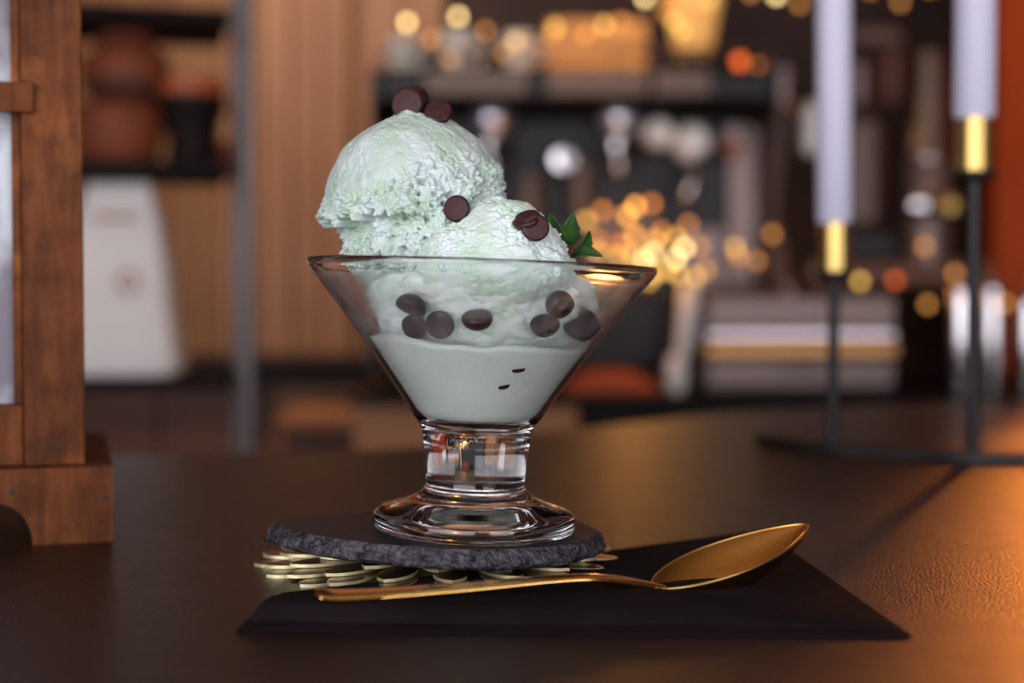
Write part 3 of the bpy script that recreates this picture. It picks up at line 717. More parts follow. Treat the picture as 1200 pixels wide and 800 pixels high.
for x0 in (PX1 - 0.0125, -LW - PX1 + 0.0101):
    MB().box(x0, x0 + 0.0024, YF + 0.0002, YB - 0.0002, 0.0537, PT - 0.0242).build('pane', M['frosted'], ln)
MB().box(-LW, 0, 0, LD, PT + 0.0002, PT + 0.014, 0, 0.002).build('roof_plate', M['lantern_wood'], ln)
cxr, cyr = -LW / 2, LD / 2
MB().add([(-LW + .01, .01, PT + .0142), (-.01, .01, PT + .0142), (-.01, LD - .01, PT + .0142), (-LW + .01, LD - .01, PT + .0142), (cxr - .02, cyr - .02, PT + .07), (cxr + .02, cyr - .02, PT + .07), (cxr + .02, cyr + .02, PT + .07), (cxr - .02, cyr + .02, PT + .07)],
         [(0, 1, 5, 4), (1, 2, 6, 5), (2, 3, 7, 6), (3, 0, 4, 7), (4, 5, 6, 7), (3, 2, 1, 0)]).build('roof', M['lantern_wood'], ln)
for (px_, py_, r_, yl) in ((21, 571, 3.4, 0), (121, 583, 3.2, 0), (74, 522, 3.2, PF), (93, 613, 1.6, 0)):
    lx = (px_ - 133) * 0.000335; lz = (634 - py_) * 0.000335
    MB().lathe([(0, -0.0004), (r_ * 0.00033, -0.0003), (r_ * 0.00033, 0.003), (0, 0.003)], 12, (lx, yl, lz), 0, 'Y').build('nail', M['nail'], ln)

# ------------------------------------------------------------------ candle holder and candles
ch = thing('candle_holder', 'black metal candle holder with gold cups on the right', 'candle holder', (tab(1060, 534).x, tab(1060, 534).y, TZ))
cho = Vector(ch.location)
pts = [tab(900, 519), tab(935, 525), tab(975, 529), tab(1020, 532), tab(1080, 536), tab(1140, 540), tab(1200, 541), tab(1260, 540)]
cl = catmull([p - cho for p in pts], 6); v = []; f = []; m_ = len(cl)
for i, p in enumerate(cl):
    t = (cl[min(i + 1, m_ - 1)] - cl[max(i - 1, 0)]).normalized(); sd = Vector((-t.y, t.x, 0)) * 0.009
    for (s, z) in ((-1, 0.0), (1, 0.0), (1, 0.0058), (-1, 0.0058)): v.append((p.x + sd.x * s, p.y + sd.y * s, z))
for i in range(m_ - 1):
    for k in range(4): f.append((i * 4 + k, i * 4 + (k + 1) % 4, (i + 1) * 4 + (k + 1) % 4, (i + 1) * 4 + k))
f += [(3, 2, 1, 0), tuple(range((m_ - 1) * 4, m_ * 4))]
MB().add(v, f).build('base_bar', M['black_metal'], ch)
for (bx_, by_, gold0, gold1, gx, half, label, sw) in ((975, 528, 318, 261, 978, 18, 'white taper candle in the lower gold cup, nearer the glass', 0.0037), (1140, 539, 201, 138, 1141, 20.5, 'white taper candle in the taller cup at the right edge', 0.0042)):
    b = tab(bx_, by_); Y = b.y; zc = at(gx, gold0, Y).z - TZ; zt_ = at(gx, gold1, Y).z - TZ; xo = at(gx, gold0, Y).x
    rr = half * Y / F
    MB().tube([(b.x - cho.x, Y - cho.y, 0.0055), (xo - cho.x, Y - cho.y, zc - 0.004)], sw, 14).build('stem', M['black_metal'], ch, True, 50)
    MB().lathe([(0, zc - 0.0062), (rr * 0.6, zc - 0.0058), (rr * 1.28, zc - 0.0028), (rr * 1.32, zc - 0.0005), (rr * 1.2, zc + 0.0002), (0, zc + 0.0002)], 28, (xo - cho.x, Y - cho.y, 0)).build('drip_dish', M['black_metal'], ch, True, 40)
    MB().lathe([(0, zc + 0.0004), (rr, zc + 0.0004), (rr, zt_), (rr * 0.93, zt_ + 0.0003), (rr * 0.92, zc + 0.004), (0, zc + 0.004)], 32, (xo - cho.x, Y - cho.y, 0)).build('gold_cup', M['gold_brushed'], ch, True, 40)
    cr = rr * 0.915; cn = thing('taper_candle', label, 'candle', (xo, Y, TZ + zc + 0.0042), (0, R(-0.55) if bx_ < 1000 else R(0.1), 0), 'white taper candles')
    # wide above the cup, fitted foot inside it
    g = zt_ - zc - 0.0038
    MB().lathe([(0, 0), (cr * 0.94, 0), (cr * 0.96, g * 0.9), (cr * 1.26, g + 0.0012), (cr * 1.26, g + 0.15), (cr * 1.1, g + 0.20), (cr * 0.5, g + 0.215), (0, g + 0.216)], 32).build('wax', M['wax'], cn, True, 40)
    MB().tube([(0, 0, g + 0.214), (0.0006, 0, g + 0.226)], 0.0008, 8).build('wick', M['wick'], cn, True)

# ------------------------------------------------------------------ back counter with coffee machine
YC = 2.12
zc = at(600, 464, YC).z                      # counter surface
ct = thing('back_counter', 'black work counter along the back under the coffee machine', 'counter', (0.35, 2.5, 0))
def bxo(mb_, x0, x1, y0, y1, z0, z1, o=ct, bev=0.003, mi=0):
    L_ = o.location; return mb_.box(x0 - L_.x, x1 - L_.x, y0 - L_.y, y1 - L_.y, z0 - L_.z, z1 - L_.z, mi, bev)
bxo(MB(), -0.245, 1.25, YC, 2.68, zc - 0.014, zc).build('worktop', M['counter_black'], ct)
for i, (xa, xb) in enumerate(((-0.24, 0.10), (0.105, 0.47), (0.475, 0.84), (0.845, 1.22))):
    d_ = bxo(MB(), xa, xb, YC + 0.03, 2.64, 0.02, zc - 0.0145).build('cabinet_front', M['cabinet_wood'] if i == 0 else M['counter_black'], ct)
    L_ = ct.location; MB().tube([(xa + 0.1 - L_.x, YC + 0.018 - 2.5, zc - 0.09), (xb - 0.1 - L_.x, YC + 0.018 - 2.5, zc - 0.09)], 0.006, 8).build('handle', M['steel'], d_, True)
# ledge and wood cabinets along the left part of the wall
lz1, lz0 = at(300, 421, 2.95).z, at(300, 452, 2.95).z
lg = thing('wall_ledge', 'black ledge on wooden cabinets along the board wall', 'ledge', (-0.75, 3.05, 0))
bxo(MB(), -1.5, -0.285, 2.95, 3.262, lz0, lz1, lg).build('ledge_top', M['counter_black'], lg)
xs = [-1.48, at(185, 500, 3.0).x, at(322, 500, 3.0).x, at(455, 500, 3.0).x + 0.05]
for i in range(3):
    z0, z1 = 0.02, lz0 - 0.001
    m1 = M['cabinet_wood'] if i == 2 else M['dark_wood']
    c_ = bxo(MB(), xs[i] + 0.002, xs[i + 1] - 0.002, 3.0, 3.262, z0, z1, lg).build('cabinet', m1, lg)
    if i == 2:
        a_, b_ = at(385, 497, 3.0), at(440, 520, 3.0)
        bxo(MB(), a_.x, b_.x, 2.994, 2.9999, b_.z, a_.z, lg, 0).build('opening_shade', M['counter_black'], c_)  # black panel painting the shade inside an opening
        a_, b_ = at(325, 490, 3.0), at(452, 482, 3.0)
        bxo(MB(), a_.x, b_.x, 2.985, 2.9999, a_.z, b_.z, lg, 0.001).build('drawer_lip', M['cabinet_wood'], c_)

# small wooden side table in front of the ledge
stb = thing('side_table', 'small warm brown wooden side table left of the counter', 'table', (-0.345, 2.72, 0))
ztb = at(400, 488, 2.58).z
MB().box(-0.085, 0.085, -0.14, 0.14, ztb - 0.022, ztb, 0, 0.003).build('table_top', M['cabinet_wood'], stb)
MB().box(-0.075, 0.075, -0.125, 0.125, ztb - 0.075, ztb - 0.0225, 0, 0.002).build('apron', M['dark_wood'], stb)
for xx in (-0.07, 0.07):
    for yy in (-0.12, 0.12): MB().box(xx - 0.012, xx + 0.012, yy - 0.012, yy + 0.012, 0.0, ztb - 0.0755, 0, 0.002).build('leg', M['cabinet_wood'], stb)

# coffee machine
YM = 2.36
def X(px, Y=YM): return at(px, 300, Y).x
def Z(py, Y=YM): return at(600, py, Y).z
em = thing('coffee_machine', 'large black and steel espresso machine behind the sundae', 'coffee machine', (X(680), 2.55, zc + 0.001))
def EB(x0, x1, y0, y1, z0, z1, name, m_, bev=0.006, par=em):
    L_ = em.location; return MB().box(x0 - L_.x, x1 - L_.x, y0 - L_.y, y1 - L_.y, z0 - L_.z, z1 - L_.z, 0, bev).build(name, M[m_] if isinstance(m_, str) else m_, par)
ztop, zhb = Z(78), Z(122)
EB(X(445), X(905), 2.52, 2.66, zc + 0.03, zhb, 'back_body', 'machine_black')
EB(X(440), X(912), YM, 2.66, zhb + 0.001, ztop, 'top_housing', 'machine_black', 0.012)
for a, b in ((498, 618), (640, 758), (765, 832)):
    EB(X(a), X(b), YM - 0.006, YM - 0.0005, Z(112), Z(83), 'front_panel', 'machine_panel', 0.003)
EB(X(445), X(905), 2.30, 2.519, zc + 0.03, Z(345, 2.3), 'drip_tray', 'machine_black', 0.008)
for i in range(12):
    xx = X(470) + (X(880) - X(470)) * i / 11
    EB(xx - 0.018, xx + 0.018, 2.305, 2.515, Z(345, 2.3) + 0.0005, Z(345, 2.3) + 0.004, 'tray_slat', 'steel', 0.001)
for a in (470, 880):
    for yy in (2.34, 2.6):
        L_ = em.location; MB().lathe([(0, 0), (0.018, 0), (0.02, 0.004), (0.016, 0.0285), (0, 0.0285)], 16, (X(a) - L_.x, yy - L_.y, 0)).build('foot', M['machine_black'], em, True, 40)
# side panels, the right one in brushed steel with a slanted front edge
L_ = em.location
for px0, px1, m_ in ((912, 919, 'steel'), (434, 440, 'machine_black')):
    prof = [(2.30 - L_.y, zc + 0.03 - L_.z), (2.67 - L_.y, zc + 0.03 - L_.z), (2.67 - L_.y, ztop - L_.z), (YM - L_.y, ztop - L_.z), (YM - L_.y, zhb - L_.z), (2.44 - L_.y, Z(250) - L_.z), (2.30 - L_.y, Z(335) - L_.z)]
    MB().prism(prof, X(px0) - L_.x + 0.0005, X(px1) - L_.x + 0.004, 0, 'YZ').build('side_panel', M[m_], em)
EB(X(868), X(906), 2.505, 2.519, Z(335), Z(135), 'steel_backplate', 'steel', 0.003)
EB(X(812), X(866), 2.508, 2.519, Z(335), Z(262), 'steel_backplate', 'steel', 0.003)
EB(X(690), X(778), 2.508, 2.519, Z(335), Z(240), 'splash_plate', 'machine_panel', 0.003)
def turned(px, py, Y, prof, name, m_, n_=24, axis='Z', par=em):
    p = at(px, py, Y) - em.location; return MB().lathe(prof, n_, tuple(p), 0, axis).build(name, M[m_], par, True, 45)
for px in (576, 725):
    g = turned(px, 140, 2.44, [(0, 0.034)] + [(0.037 * math.cos(R(a)), 0.034 * math.sin(R(a))) for a in range(75, -50, -12)] + [(0.026, -0.030), (0, -0.030)], 'group_head', 'satin_chrome')
    turned(px, 172, 2.44, [(0, 0.018), (0.031, 0.018), (0.033, 0.010), (0.030, -0.012), (0.012, -0.018), (0, -0.018)], 'filter_basket', 'chrome', par=em)
    p = at(px, 172, 2.43) - L_
    MB().tube([p, p + Vector((0.01, -0.06, -0.004)), p + Vector((0.022, -0.13, -0.018))], [0.008, 0.012, 0.014], 12).build('portafilter_handle', M['machine_black'], em, True)
    turned(px, 196, 2.44, [(0, 0.014), (0.007, 0.014), (0.009, -0.010), (0.006, -0.014), (0, -0.014)], 'spout', 'chrome', par=em)
for px, py, r_ in ((660, 188, 0.026), (772, 157, 0.027), (811, 168, 0.034), (858, 158, 0.021)):
    k_ = turned(px, py, YM + 0.10, [(0, -0.020), (r_ * 0.7, -0.019), (r_, -0.008), (r_, 0.010), (r_ * 0.75, 0.022), (r_ * 0.4, 0.03), (r_ * 0.4, 0.06), (0, 0.06)], 'control_knob', 'white_glaze' if px in (772, 811) else ('steel' if px == 858 else 'chrome'), 20, 'Y')
turned(858, 172, YM + 0.098, [(0, -0.012), (0.014, -0.010), (0.017, 0.004), (0, 0.008)], 'red_button', 'rim_red', 16, 'Y')
p0, p1, p2 = at(822, 180, 2.42) - L_, at(815, 205, 2.40) - L_, at(803, 235, 2.38) - L_
MB().tube([p0, p1, p2], [0.008, 0.010, 0.007], 12).build('steam_wand', M['chrome'], em, True)
for px, py in ((620, 240), (680, 225), (560, 215)):
    turned(px, py, 2.47, [(0, 0.05), (0.022, 0.05), (0.024, 0.0), (0.02, -0.05), (0, -0.05)], 'boiler_pipe', 'machine_panel')
# low rail around the cup tray
zr = ztop
MB().tube([Vector((X(448), YM + 0.015, zr + 0.03)) - L_, Vector((X(905), YM + 0.015, zr + 0.03)) - L_], 0.004, 8).build('cup_rail', M['steel'], em, True)
for px in (450, 540, 630, 720, 810, 900):
    MB().tube([Vector((X(px), YM + 0.015, zr - 0.001)) - L_, Vector((X(px), YM + 0.015, zr + 0.028)) - L_], 0.003, 8).build('rail_post', M['steel'], em, True)

# cups on the machine
def cup(px, Y, r_, h, m_, label, z=None):
    o = thing('coffee_cup', label, 'cup', (at(px, 60, Y).x, Y, (ztop if z is None else z) + 0.0008), (0, 0, R(random.uniform(-40, 40))), 'cups on the coffee machine')
    MB().lathe([(0, 0.0), (r_ * 0.62, 0), (r_ * 0.66, 0.004), (r_ * 0.86, h * 0.45), (r_, h), (r_ * 0.93, h), (r_ * 0.8, h * 0.45), (r_ * 0.58, 0.008), (0, 0.008)], 28).build('cup_body', M[m_], o, True, 50)
    MB().tube([(r_ * 0.88, 0, h * 0.75), (r_ * 1.35, 0, h * 0.8), (r_ * 1.5, 0, h * 0.55), (r_ * 1.25, 0, h * 0.3), (r_ * 0.76, 0, h * 0.25)], 0.0035, 8).build('cup_handle', M[m_], o, True)
for px, Y, r_, h, m_, lab in ((473, 2.47, 0.030, 0.060, 'white_glaze', 'white cup at the left end of the machine top'), (508, 2.54, 0.034, 0.055, 'dark_glaze', 'dark cup between the two white cups at the left'), (537, 2.46, 0.032, 0.070, 'white_glaze', 'white cup second from the left on the machine'),
                             (573, 2.53, 0.034, 0.060, 'dark_glaze', 'dark cup beside the wooden crate, behind the rail'), (608, 2.45, 0.030, 0.066, 'white_glaze', 'white cup just left of the wooden crate')):
    cup(px, Y, r_, h, m_, lab)
# crate lit by the spot above
cr = thing('wooden_crate', 'warm lit wooden crate on top of the coffee machine', 'crate', (X(698, 2.5), 2.53, ztop + 0.0008))
hw = 0.085
for i in range(3):
    for yy in (-0.075, 0.067): MB().box(-hw, hw, yy, yy + 0.008, 0.002 + i * 0.032, 0.030 + i * 0.032, 0, 0.001).build('slat', M['crate_wood'], cr)
    for xx in (-hw, hw - 0.008): MB().box(xx, xx + 0.008, -0.0668, 0.0668, 0.002 + i * 0.032, 0.030 + i * 0.032, 0, 0.001).build('slat', M['crate_wood'], cr)
MB().box(-hw + 0.0082, hw - 0.0082, -0.0665, 0.0665, 0.0, 0.008).build('bottom_board', M['crate_wood'], cr)
# lit amber jar lamp
jl = at(812, 66, 2.46)
al = thing('amber_lamp', 'glowing amber glass lamp on the right of the machine top', 'lamp', (jl.x, 2.46, ztop + 0.0008))
jz = jl.z - ztop
MB().lathe([(0, 0), (0.030, 0), (0.032, 0.004), (0.018, max(0.008, jz * 0.7)), (0.018, max(0.010, jz)), (0, max(0.010, jz))], 24).build('lamp_foot', M['dark_glaze'], al, True, 40)
jz = max(0.011, jz)
MB().lathe([(0, jz + 0.0005), (0.026, jz + 0.0005), (0.032, jz + 0.012), (0.050, jz + 0.11), (0.052, jz + 0.13), (0.048, jz + 0.13), (0, jz + 0.128)], 28).build('lamp_shade', M['lamp_glass'], al, True, 40)

# copper steam tap with a red pilot light on the right end of the machine
cpts = catmull([at(888, 74, 2.45) - L_, at(890, 92, 2.45) - L_, at(898, 110, 2.46) - L_, at(912, 121, 2.47) - L_, at(926, 126, 2.48) - L_, at(932, 132, 2.49) - L_], 6)
tp = MB().tube(cpts, [0.021 - 0.010 * min(1, i / 20) for i in range(len(cpts))], 14).build('copper_tap', M['copper'], em, True)
MB().lathe([(0, -0.010), (0.007, -0.008), (0.010, 0), (0.007, 0.008), (0, 0.010)], 16, tuple(at(867, 72, 2.35) - L_)).build('pilot_light', M['bulb_red'], em, True)

# ---- right side: wood shelf, grinder, boiler
YS = 2.40
zs1, zs0 = at(600, 306, YS).z, at(600, 334, YS).z
sh = thing('wooden_shelf', 'dark wooden shelf carrying the grinder and the steel urn', 'shelf', (X(1060, YS), 2.5, zc + 0.001))
L3 = sh.location
MB().box(X(945, YS) - L3.x, X(1162, YS) - L3.x, -0.10, 0.16, zs0 - L3.z, zs1 - L3.z, 0, 0.003).build('shelf_board', M['shelf_wood'], sh)
for px in (950, 1155):
    MB().box(X(px, YS) - L3.x - 0.006, X(px, YS) - L3.x + 0.006, 0.02, 0.15, 0, zs0 - L3.z - 0.0003, 0, 0.001).build('bracket', M['counter_black'], sh)
gr = thing('coffee_grinder', 'silver coffee grinder with a dark doser between the candles', 'grinder', (at(1015, 300, 2.5).x, 2.52, zs1 + 0.0008)); Lg = gr.location
def gbox(pa, pb, y0, y1, name, m_, bev=0.01):
    a, b = at(*pa, 2.45), at(*pb, 2.45); MB().box(a.x - Lg.x, b.x - Lg.x, y0, y1, max(0, b.z - Lg.z), a.z - Lg.z, 0, bev).build(name, M[m_], gr)
gbox((985, 270), (1052, 306), -0.09, 0.10, 'base_plate', 'machine_black')
gbox((992, 128), (1046, 269.7), -0.02, 0.09, 'motor_body', 'machine_panel', 0.02)
gbox((996, 60), (1026, 127.7), -0.05, 0.08, 'neck', 'steel', 0.016)
gbox((990, 32), (1060, 59.5), -0.09, 0.09, 'top_arm', 'steel', 0.020)
a = at(1044, 62, 2.43) - Lg; hgt = (at(1044, 62, 2.43) - at(1044, 122, 2.43)).z
MB().lathe([(0, -0.0005), (0.024, -0.0005), (0.026, -hgt * 0.5), (0.020, -hgt), (0, -hgt)], 24, tuple(a)).build('doser', M['clay_dark'], gr, True, 45)
gbox((944, 118), (968, 180), -0.06, 0.0, 'hopper_flap', 'white_glaze', 0.01)
gbox((962, 140), (991.5, 160), -0.05, -0.01, 'flap_arm', 'steel', 0.004)
ur = thing('steel_urn', 'tall polished steel urn with a round gauge by the right candle', 'urn', (at(1086, 300, 2.45).x, 2.45, zs1 + 0.0008)); Lu = ur.location
H = at(1086, 58, 2.45).z - Lu.z; rb, rt = 0.040, 0.034; Hm = at(1086, 188, 2.45).z - Lu.z
MB().lathe([(0, 0), (rb, 0), (rb, Hm - 0.006), (rb * 0.9, Hm), (0, Hm)], 32).build('lower_tank', M['steel'], ur, True, 40)
MB().lathe([(0, Hm + 0.0003), (rt * 1.08, Hm + 0.0003), (rt * 1.08, Hm + 0.01), (rt, Hm + 0.014), (rt * 0.96, H - 0.05), (rt * 0.6, H - 0.006), (rt * 0.3, H), (0, H)], 32).build('upper_cylinder', M['chrome'], ur, True, 40)
a = at(1084, 240, 2.41) - Lu
MB().lathe([(0, -0.012), (0.012, -0.012), (0.026, -0.004), (0.028, 0.004), (0.024, 0.012), (0, 0.012)], 24, tuple(a), 0, 'Y').build('round_gauge', M['chrome'], ur, True, 40)
a = at(1112, 242, 2.41) - Lu
MB().lathe([(0, -0.012), (0.010, -0.012), (0.019, -0.004), (0.019, 0.010), (0, 0.012)], 24, tuple(a), 0, 'Y').build('tap_knob', M['gold_brushed'], ur, True, 40)

# stainless drawer unit
YD = 2.22
dz0 = zc + 0.0008
dr = thing('drawer_unit', 'low stainless drawer unit on the counter behind the candle stem', 'drawer unit', (at(935, 400, YD).x, YD + 0.03, dz0)); Ld = dr.location
xa, xb = at(824, 400, YD).x - Ld.x, at(1047, 400, YD).x - Ld.x; zt2 = at(935, 346, YD).z - dz0
MB().box(xa, xb, -0.03, 0.04, 0, zt2, 0, 0.004).build('housing', M['steel'], dr)
zz = [at(935, p, YD).z - dz0 for p in (348, 384, 388, 396, 399, 419, 421, 453)]
MB().box(xa + 0.003, xb - 0.003, -0.048, -0.0303, zz[1], zz[0], 0, 0.003).build('upper_drawer_front', M['steel'], dr)
MB().box(xa + 0.003, xb - 0.003, -0.051, -0.0303, zz[3], zz[2], 0, 0.002).build('grip_rail', M['satin_chrome'], dr)
MB().box(xa - 0.002, xb + 0.002, -0.058, -0.0303, zz[5], zz[4], 0, 0.006).build('brass_band', M['amber_brass'], dr)
lf = MB().box(xa + 0.003, xb - 0.003, -0.048, -0.0303, max(0.001, zz[7]), zz[6], 0, 0.003).build('lower_drawer_front', M['steel'], dr)
MB().box((xa + xb) / 2 - 0.03, (xa + xb) / 2 + 0.03, -0.056, -0.0481, (zz[6] + zz[7]) / 2 + 0.005, (zz[6] + zz[7]) / 2 + 0.010, 0, 0.001).build('handle', M['machine_black'], lf)
# white tamper-like brush standing by the tray
br = thing('white_brush', 'white handled brush with round end left of the drawer unit', 'brush', (at(797, 430, 2.2).x, 2.2, zc + 0.0008)); Lb = br.location
hb = at(793, 430, 2.2) - Lb
MB().lathe([(0, 0), (0.012, 0.0), (0.016, 0.008), (0.017, max(0.012, hb.z)), (0.013, max(0.02, hb.z) + 0.014), (0.006, max(0.02, hb.z) + 0.020), (0, max(0.02, hb.z) + 0.020)], 20, (hb.x, 0, 0)).build('round_end', M['white_glaze'], br, True, 45)
MB().tube([(hb.x + 0.003, 0, max(0.02, hb.z) + 0.012), at(801, 410, 2.2) - Lb, at(806, 370, 2.2) - Lb, at(809, 332, 2.2) - Lb], [0.008, 0.013, 0.015, 0.015], 16).build('handle', M['white_glaze'], br, True)
# steel canisters
def canister(px0, px1, pytop, Y, label):
    x0, x1 = at(px0, 400, Y).x, at(px1, 400, Y).x; r_ = (x1 - x0) / 2
    o = thing('steel_canister', label, 'canister', ((x0 + x1) / 2, Y, zc + 0.0008), group='steel canisters on the counter'); h = at(600, pytop, Y).z - zc
    MB().lathe([(0, 0), (r_ * 0.97, 0), (r_, 0.004), (r_, h - 0.008), (r_ * 0.94, h - 0.002), (0, h - 0.002)], 32).build('can_body', M['chrome'], o, True, 40)
    MB().lathe([(0, h - 0.0017), (r_ * 0.8, h - 0.0017), (r_ * 0.7, h + 0.004), (0.006, h + 0.006), (0.006, h + 0.014), (0, h + 0.015)], 24).build('lid', M['steel'], o, True, 40)
canister(1108, 1146, 336, 2.25, 'polished steel canister left of the right candle stem')
canister(1147, 1177, 336, 2.22, 'polished steel canister just right of the right candle stem')
canister(1188, 1222, 350, 2.3, 'steel canister cut by the right edge of the picture')
# rust cloth on the counter
cl_ = at(715, 415, 2.24)
rc = MB(); v = []; f = []
for j in range(9):
    for i in range(17):
        u, q = i / 16, j / 8; v.append((-0.075 + 0.15 * u, -0.05 + 0.10 * q, 0.006 + 0.030 * math.sin(math.pi * u) ** 0.7 * math.sin(math.pi * q) ** 0.7 + 0.006 * noise.noise(Vector((u * 5, q * 4, 1)))))
for j in range(8):
    for i in range(16): f.append((j * 17 + i, j * 17 + i + 1, (j + 1) * 17 + i + 1, (j + 1) * 17 + i))
bs = len(v); v += [(x_, y_, 0.0) for x_, y_, z_ in v]; f += [tuple(i + bs for i in q[::-1]) for q in f]
bd = [(i, i + 1) for i in range(16)] + [(16 + 17 * j, 33 + 17 * j) for j in range(8)] + [(136 + i + 1, 136 + i) for i in range(16)] + [(17 * (j + 1), 17 * j) for j in range(8)]
f += [(a, b, b + bs, a + bs) for a, b in bd]
rc.add(v, f); o = rc.build('bar_cloth', M['rust_cloth'], None, True); o.location = (cl_.x, 2.22, zc + 0.0008)
tag(o, 'crumpled rust red bar cloth on the black counter', 'cloth')

# ------------------------------------------------------------------ fairy lights
bulb_me = {}
def fairy(label, pts, Y, name='fairy_lights'):
    P = [(at(px, py, Y + 0.02 * math.sin(i * 1.7)), k) for i, (px, py, k) in enumerate(pts)]
    o = thing(name, label, 'fairy lights', P[0][0]); L_ = o.location
    if len(P) > 2: MB().tube(catmull([p - L_ for p, _ in P], 4), 0.0010, 5).build('wire', M['wire'], o)
    for p, k in P:
        if k not in bulb_me:
            b_ = MB().lathe([(0, -0.006), (0.0035, -0.005), (0.006, 0), (0.0045, 0.0055), (0, 0.0075)], 14).build('bulb', M[k], o, True); bulb_me[k] = b_.data
        else:
            b_ = bpy.data.objects.new('bulb', bulb_me[k]); COL.objects.link(b_); b_.parent = o
        b_.location = p - L_
Bb, By, Bd, Br = 'bulb_bright', 'bulb_yellow', 'bulb_dim', 'bulb_red'
fairy('string of warm bulbs over the cups on the coffee machine', [(477, 27, Bb), (505, 47, Bd), (527, 69, Bd), (537, 20, Bb), (569, 37, Bd), (591, 62, Bd), (604, 49, By), (646, 41, Bd), (650, 33, By), (687, 41, Bd), (708, 30, By), (727, 26, Bd), (756, -2, Bb), (780, 15, Bd), (790, 26, By), (798, 37, By), (832, 1, By), (880, -8, Bd), (910, -5, Bb), (937, 5, Bd)], 2.33)
fairy('dense cluster of yellow fairy lights and their reflections right of the glass rim', [(687, 259, By), (706, 247, Bd), (735, 253, By), (745, 242, By), (764, 239, Bd), (775, 272, Bd), (744, 277, By), (727, 287, Bd), (700, 282, Bd), (700, 295, By), (725, 300, By), (742, 301, By), (754, 305, Bb), (766, 296, Bb), (769, 282, By), (792, 279, By), (807, 264, Bd), (802, 291, Bb), (820, 289, Bd), (792, 304, Bb), (781, 317, By), (767, 321, By), (760, 329, By), (795, 322, By), (816, 325, By), (828, 316, Bd), (862, 291, By), (866, 301, Bd), (887, 306, Bd), (905, 275, Bd)], 2.22)  # some of these are reflections built as glowing bulbs
fairy('sparse orange fairy lights along the shelf behind the candles', [(1008, 330, By), (1049, 329, Br), (1087, 357, Bd), (1084, 289, Bd), (1119, 321, Bd), (1179, 356, Bd)], 2.17)
fairy('short run of orange bulbs at the top between the candles', [(1020, -12, Bd), (1055, 3, Bd), (1090, -14, Bd)], 2.4)

# ------------------------------------------------------------------ shelf rack on the left
YR = 2.02
rk_loc = at(291, 400, YR); RA = R(15)
rk = thing('metal_rack', 'grey metal rack with dark shelves behind the lantern', 'rack', (rk_loc.x, YR, 0), (0, 0, RA))
RWd, RDp = 0.62, 0.20
for (xx, yy) in ((0, 0), (-RWd, 0), (0, RDp), (-RWd, RDp)):
    MB().tube([(xx, yy, 0), (xx, yy, 2.0)], 0.0095, 12).build('post', M['rack'], rk, True, 50)
szs = [at(291, p, YR).z for p in (12, 190, 440)]
for z in szs + [0.35]:
    b_ = MB().box(-RWd + 0.011, -0.022, -0.006, RDp + 0.004, z - 0.020, z, 0, 0.002).build('shelf', M['rack_shelf'], rk)
    for xx in (0, -RWd): MB().tube([(xx, 0.0096, z - 0.006), (xx, RDp - 0.0096, z - 0.006)], 0.004, 8).build('side_bar', M['rack'], rk, True)
RM = Matrix.Translation((rk_loc.x, YR, 0)) @ Matrix.Rotation(RA, 4, 'Z'); RI = RM.inverted()
def on_rack(px, dpt, z):
    """a spot on a shelf: px column in the frame, depth behind the rack's front edge"""
    lo_, hi_ = 1.6, 2.5
    for _ in range(40):
        mid = (lo_ + hi_) / 2; q = RI @ Vector((at(px, 300, mid).x, mid, 0))
        if q.y < dpt: lo_ = mid
        else: hi_ = mid
    p = Vector((at(px, 300, lo_).x, lo_, z + 0.0006)); return p
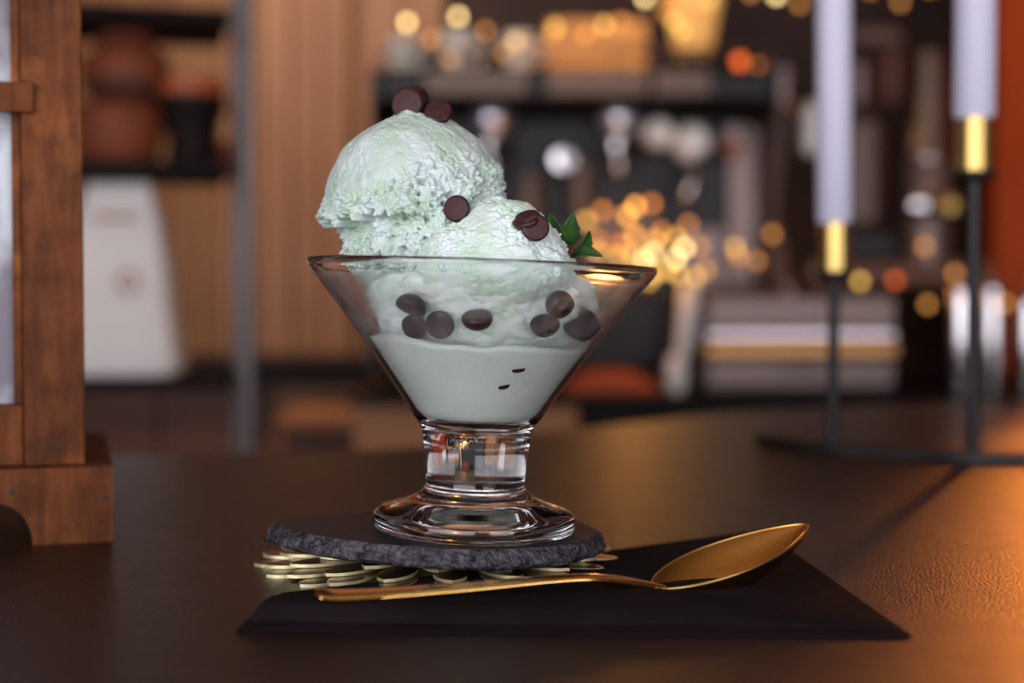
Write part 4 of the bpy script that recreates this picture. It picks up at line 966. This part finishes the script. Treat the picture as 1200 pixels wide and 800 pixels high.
# paper bag
bg_ = on_rack(146, 0.09, szs[2])
pb = thing('paper_bag', 'white paper bag with a small printed emblem on the rack', 'bag', bg_, (0, 0, R(4)))
sx = bg_.y / F; hB = 222 * sx
secs = [(0, 64, 0.055), (0.03, 69, 0.06), (0.25, 64, 0.06), (0.55, 58, 0.052), (0.80, 49, 0.035), (0.92, 40, 0.016), (1.0, 37, 0.010)]
v = []; f = []; ns = 32
for t, hx, hy in secs:
    for k in range(ns):
        a = 2 * math.pi * k / ns; ca, sa = math.cos(a), math.sin(a)
        wv = 1 + 0.02 * noise.noise(Vector((ca * 2, sa * 2, t * 4)))
        v.append(((math.copysign(abs(ca) ** 0.35, ca) * hx * wv - 6 * t) * sx, math.copysign(abs(sa) ** 0.35, sa) * hy * wv, t * hB))
for i in range(len(secs) - 1):
    for k in range(ns): f.append((i * ns + k, i * ns + (k + 1) % ns, (i + 1) * ns + (k + 1) % ns, (i + 1) * ns + k))
f += [tuple(range(ns))[::-1], tuple(range((len(secs) - 1) * ns, len(secs) * ns))]
MB().add(v, f).build('bag_body', M['paper'], pb, True, 40)
MB().lathe([(0.010, 0), (0.017, 0), (0.017, 0.001), (0.010, 0.001)], 24, (0.016, -0.0605, hB * 0.48), 0, 'Y').build('emblem', M['print_rose'], pb)
MB().box(-0.035, 0.025, -0.0475, -0.0455, hB * 0.80, hB * 0.83).build('paper_label', M['print_tan'], pb)
# pots on the middle shelf
def pot(px, dpt, prof, mats, mif, label, cat, name):
    p = on_rack(px, dpt, szs[1]); s_ = p.y / F
    o = MB().lathe([(r_ * s_, z_ * s_) for r_, z_ in prof], 32, mif=mif).build(name, mats, None, True, 45); o.location = p
    return tag(o, label, cat, 'pots on the rack')
pot(226, 0.06, [(0, 0), (26, 0), (30, 4), (27, 24), (34, 52), (40, 62), (40, 78), (39, 96), (34, 96), (32, 80), (0, 74)], [M['pot_black'], M['rim_red']], lambda k: 1 if 6 <= k <= 8 else 0, 'black pot with a rust red rim on the rack shelf', 'pot', 'glazed_pot')
pot(140, 0.07, [(0, 0), (40, 0), (46, 6), (52, 40), (50, 62), (46, 66), (42, 60), (0, 50)], [M['terracotta']], None, 'wide terracotta bowl at the left of the rack shelf', 'bowl', 'terracotta_bowl')
o = pot(150, 0.07, [(0, 0), (24, 0), (42, 8), (52, 30), (50, 52), (36, 68), (30, 76), (33, 82), (27, 82), (0, 76)], [M['clay_dark'], M['terracotta']], lambda k: 1 if k in (3, 4, 6, 7) else 0, 'round brown clay jug stacked on the terracotta bowl', 'jug', 'clay_jug')
o.location.z += 66 * o.location.y / F
pot(262, 0.10, [(0, 0), (12, 0), (14, 4), (16, 22), (15, 30), (12, 30), (0, 24)], [M['terracotta']], None, 'tiny terracotta cup beside the black pot on the rack', 'cup', 'terracotta_cup')
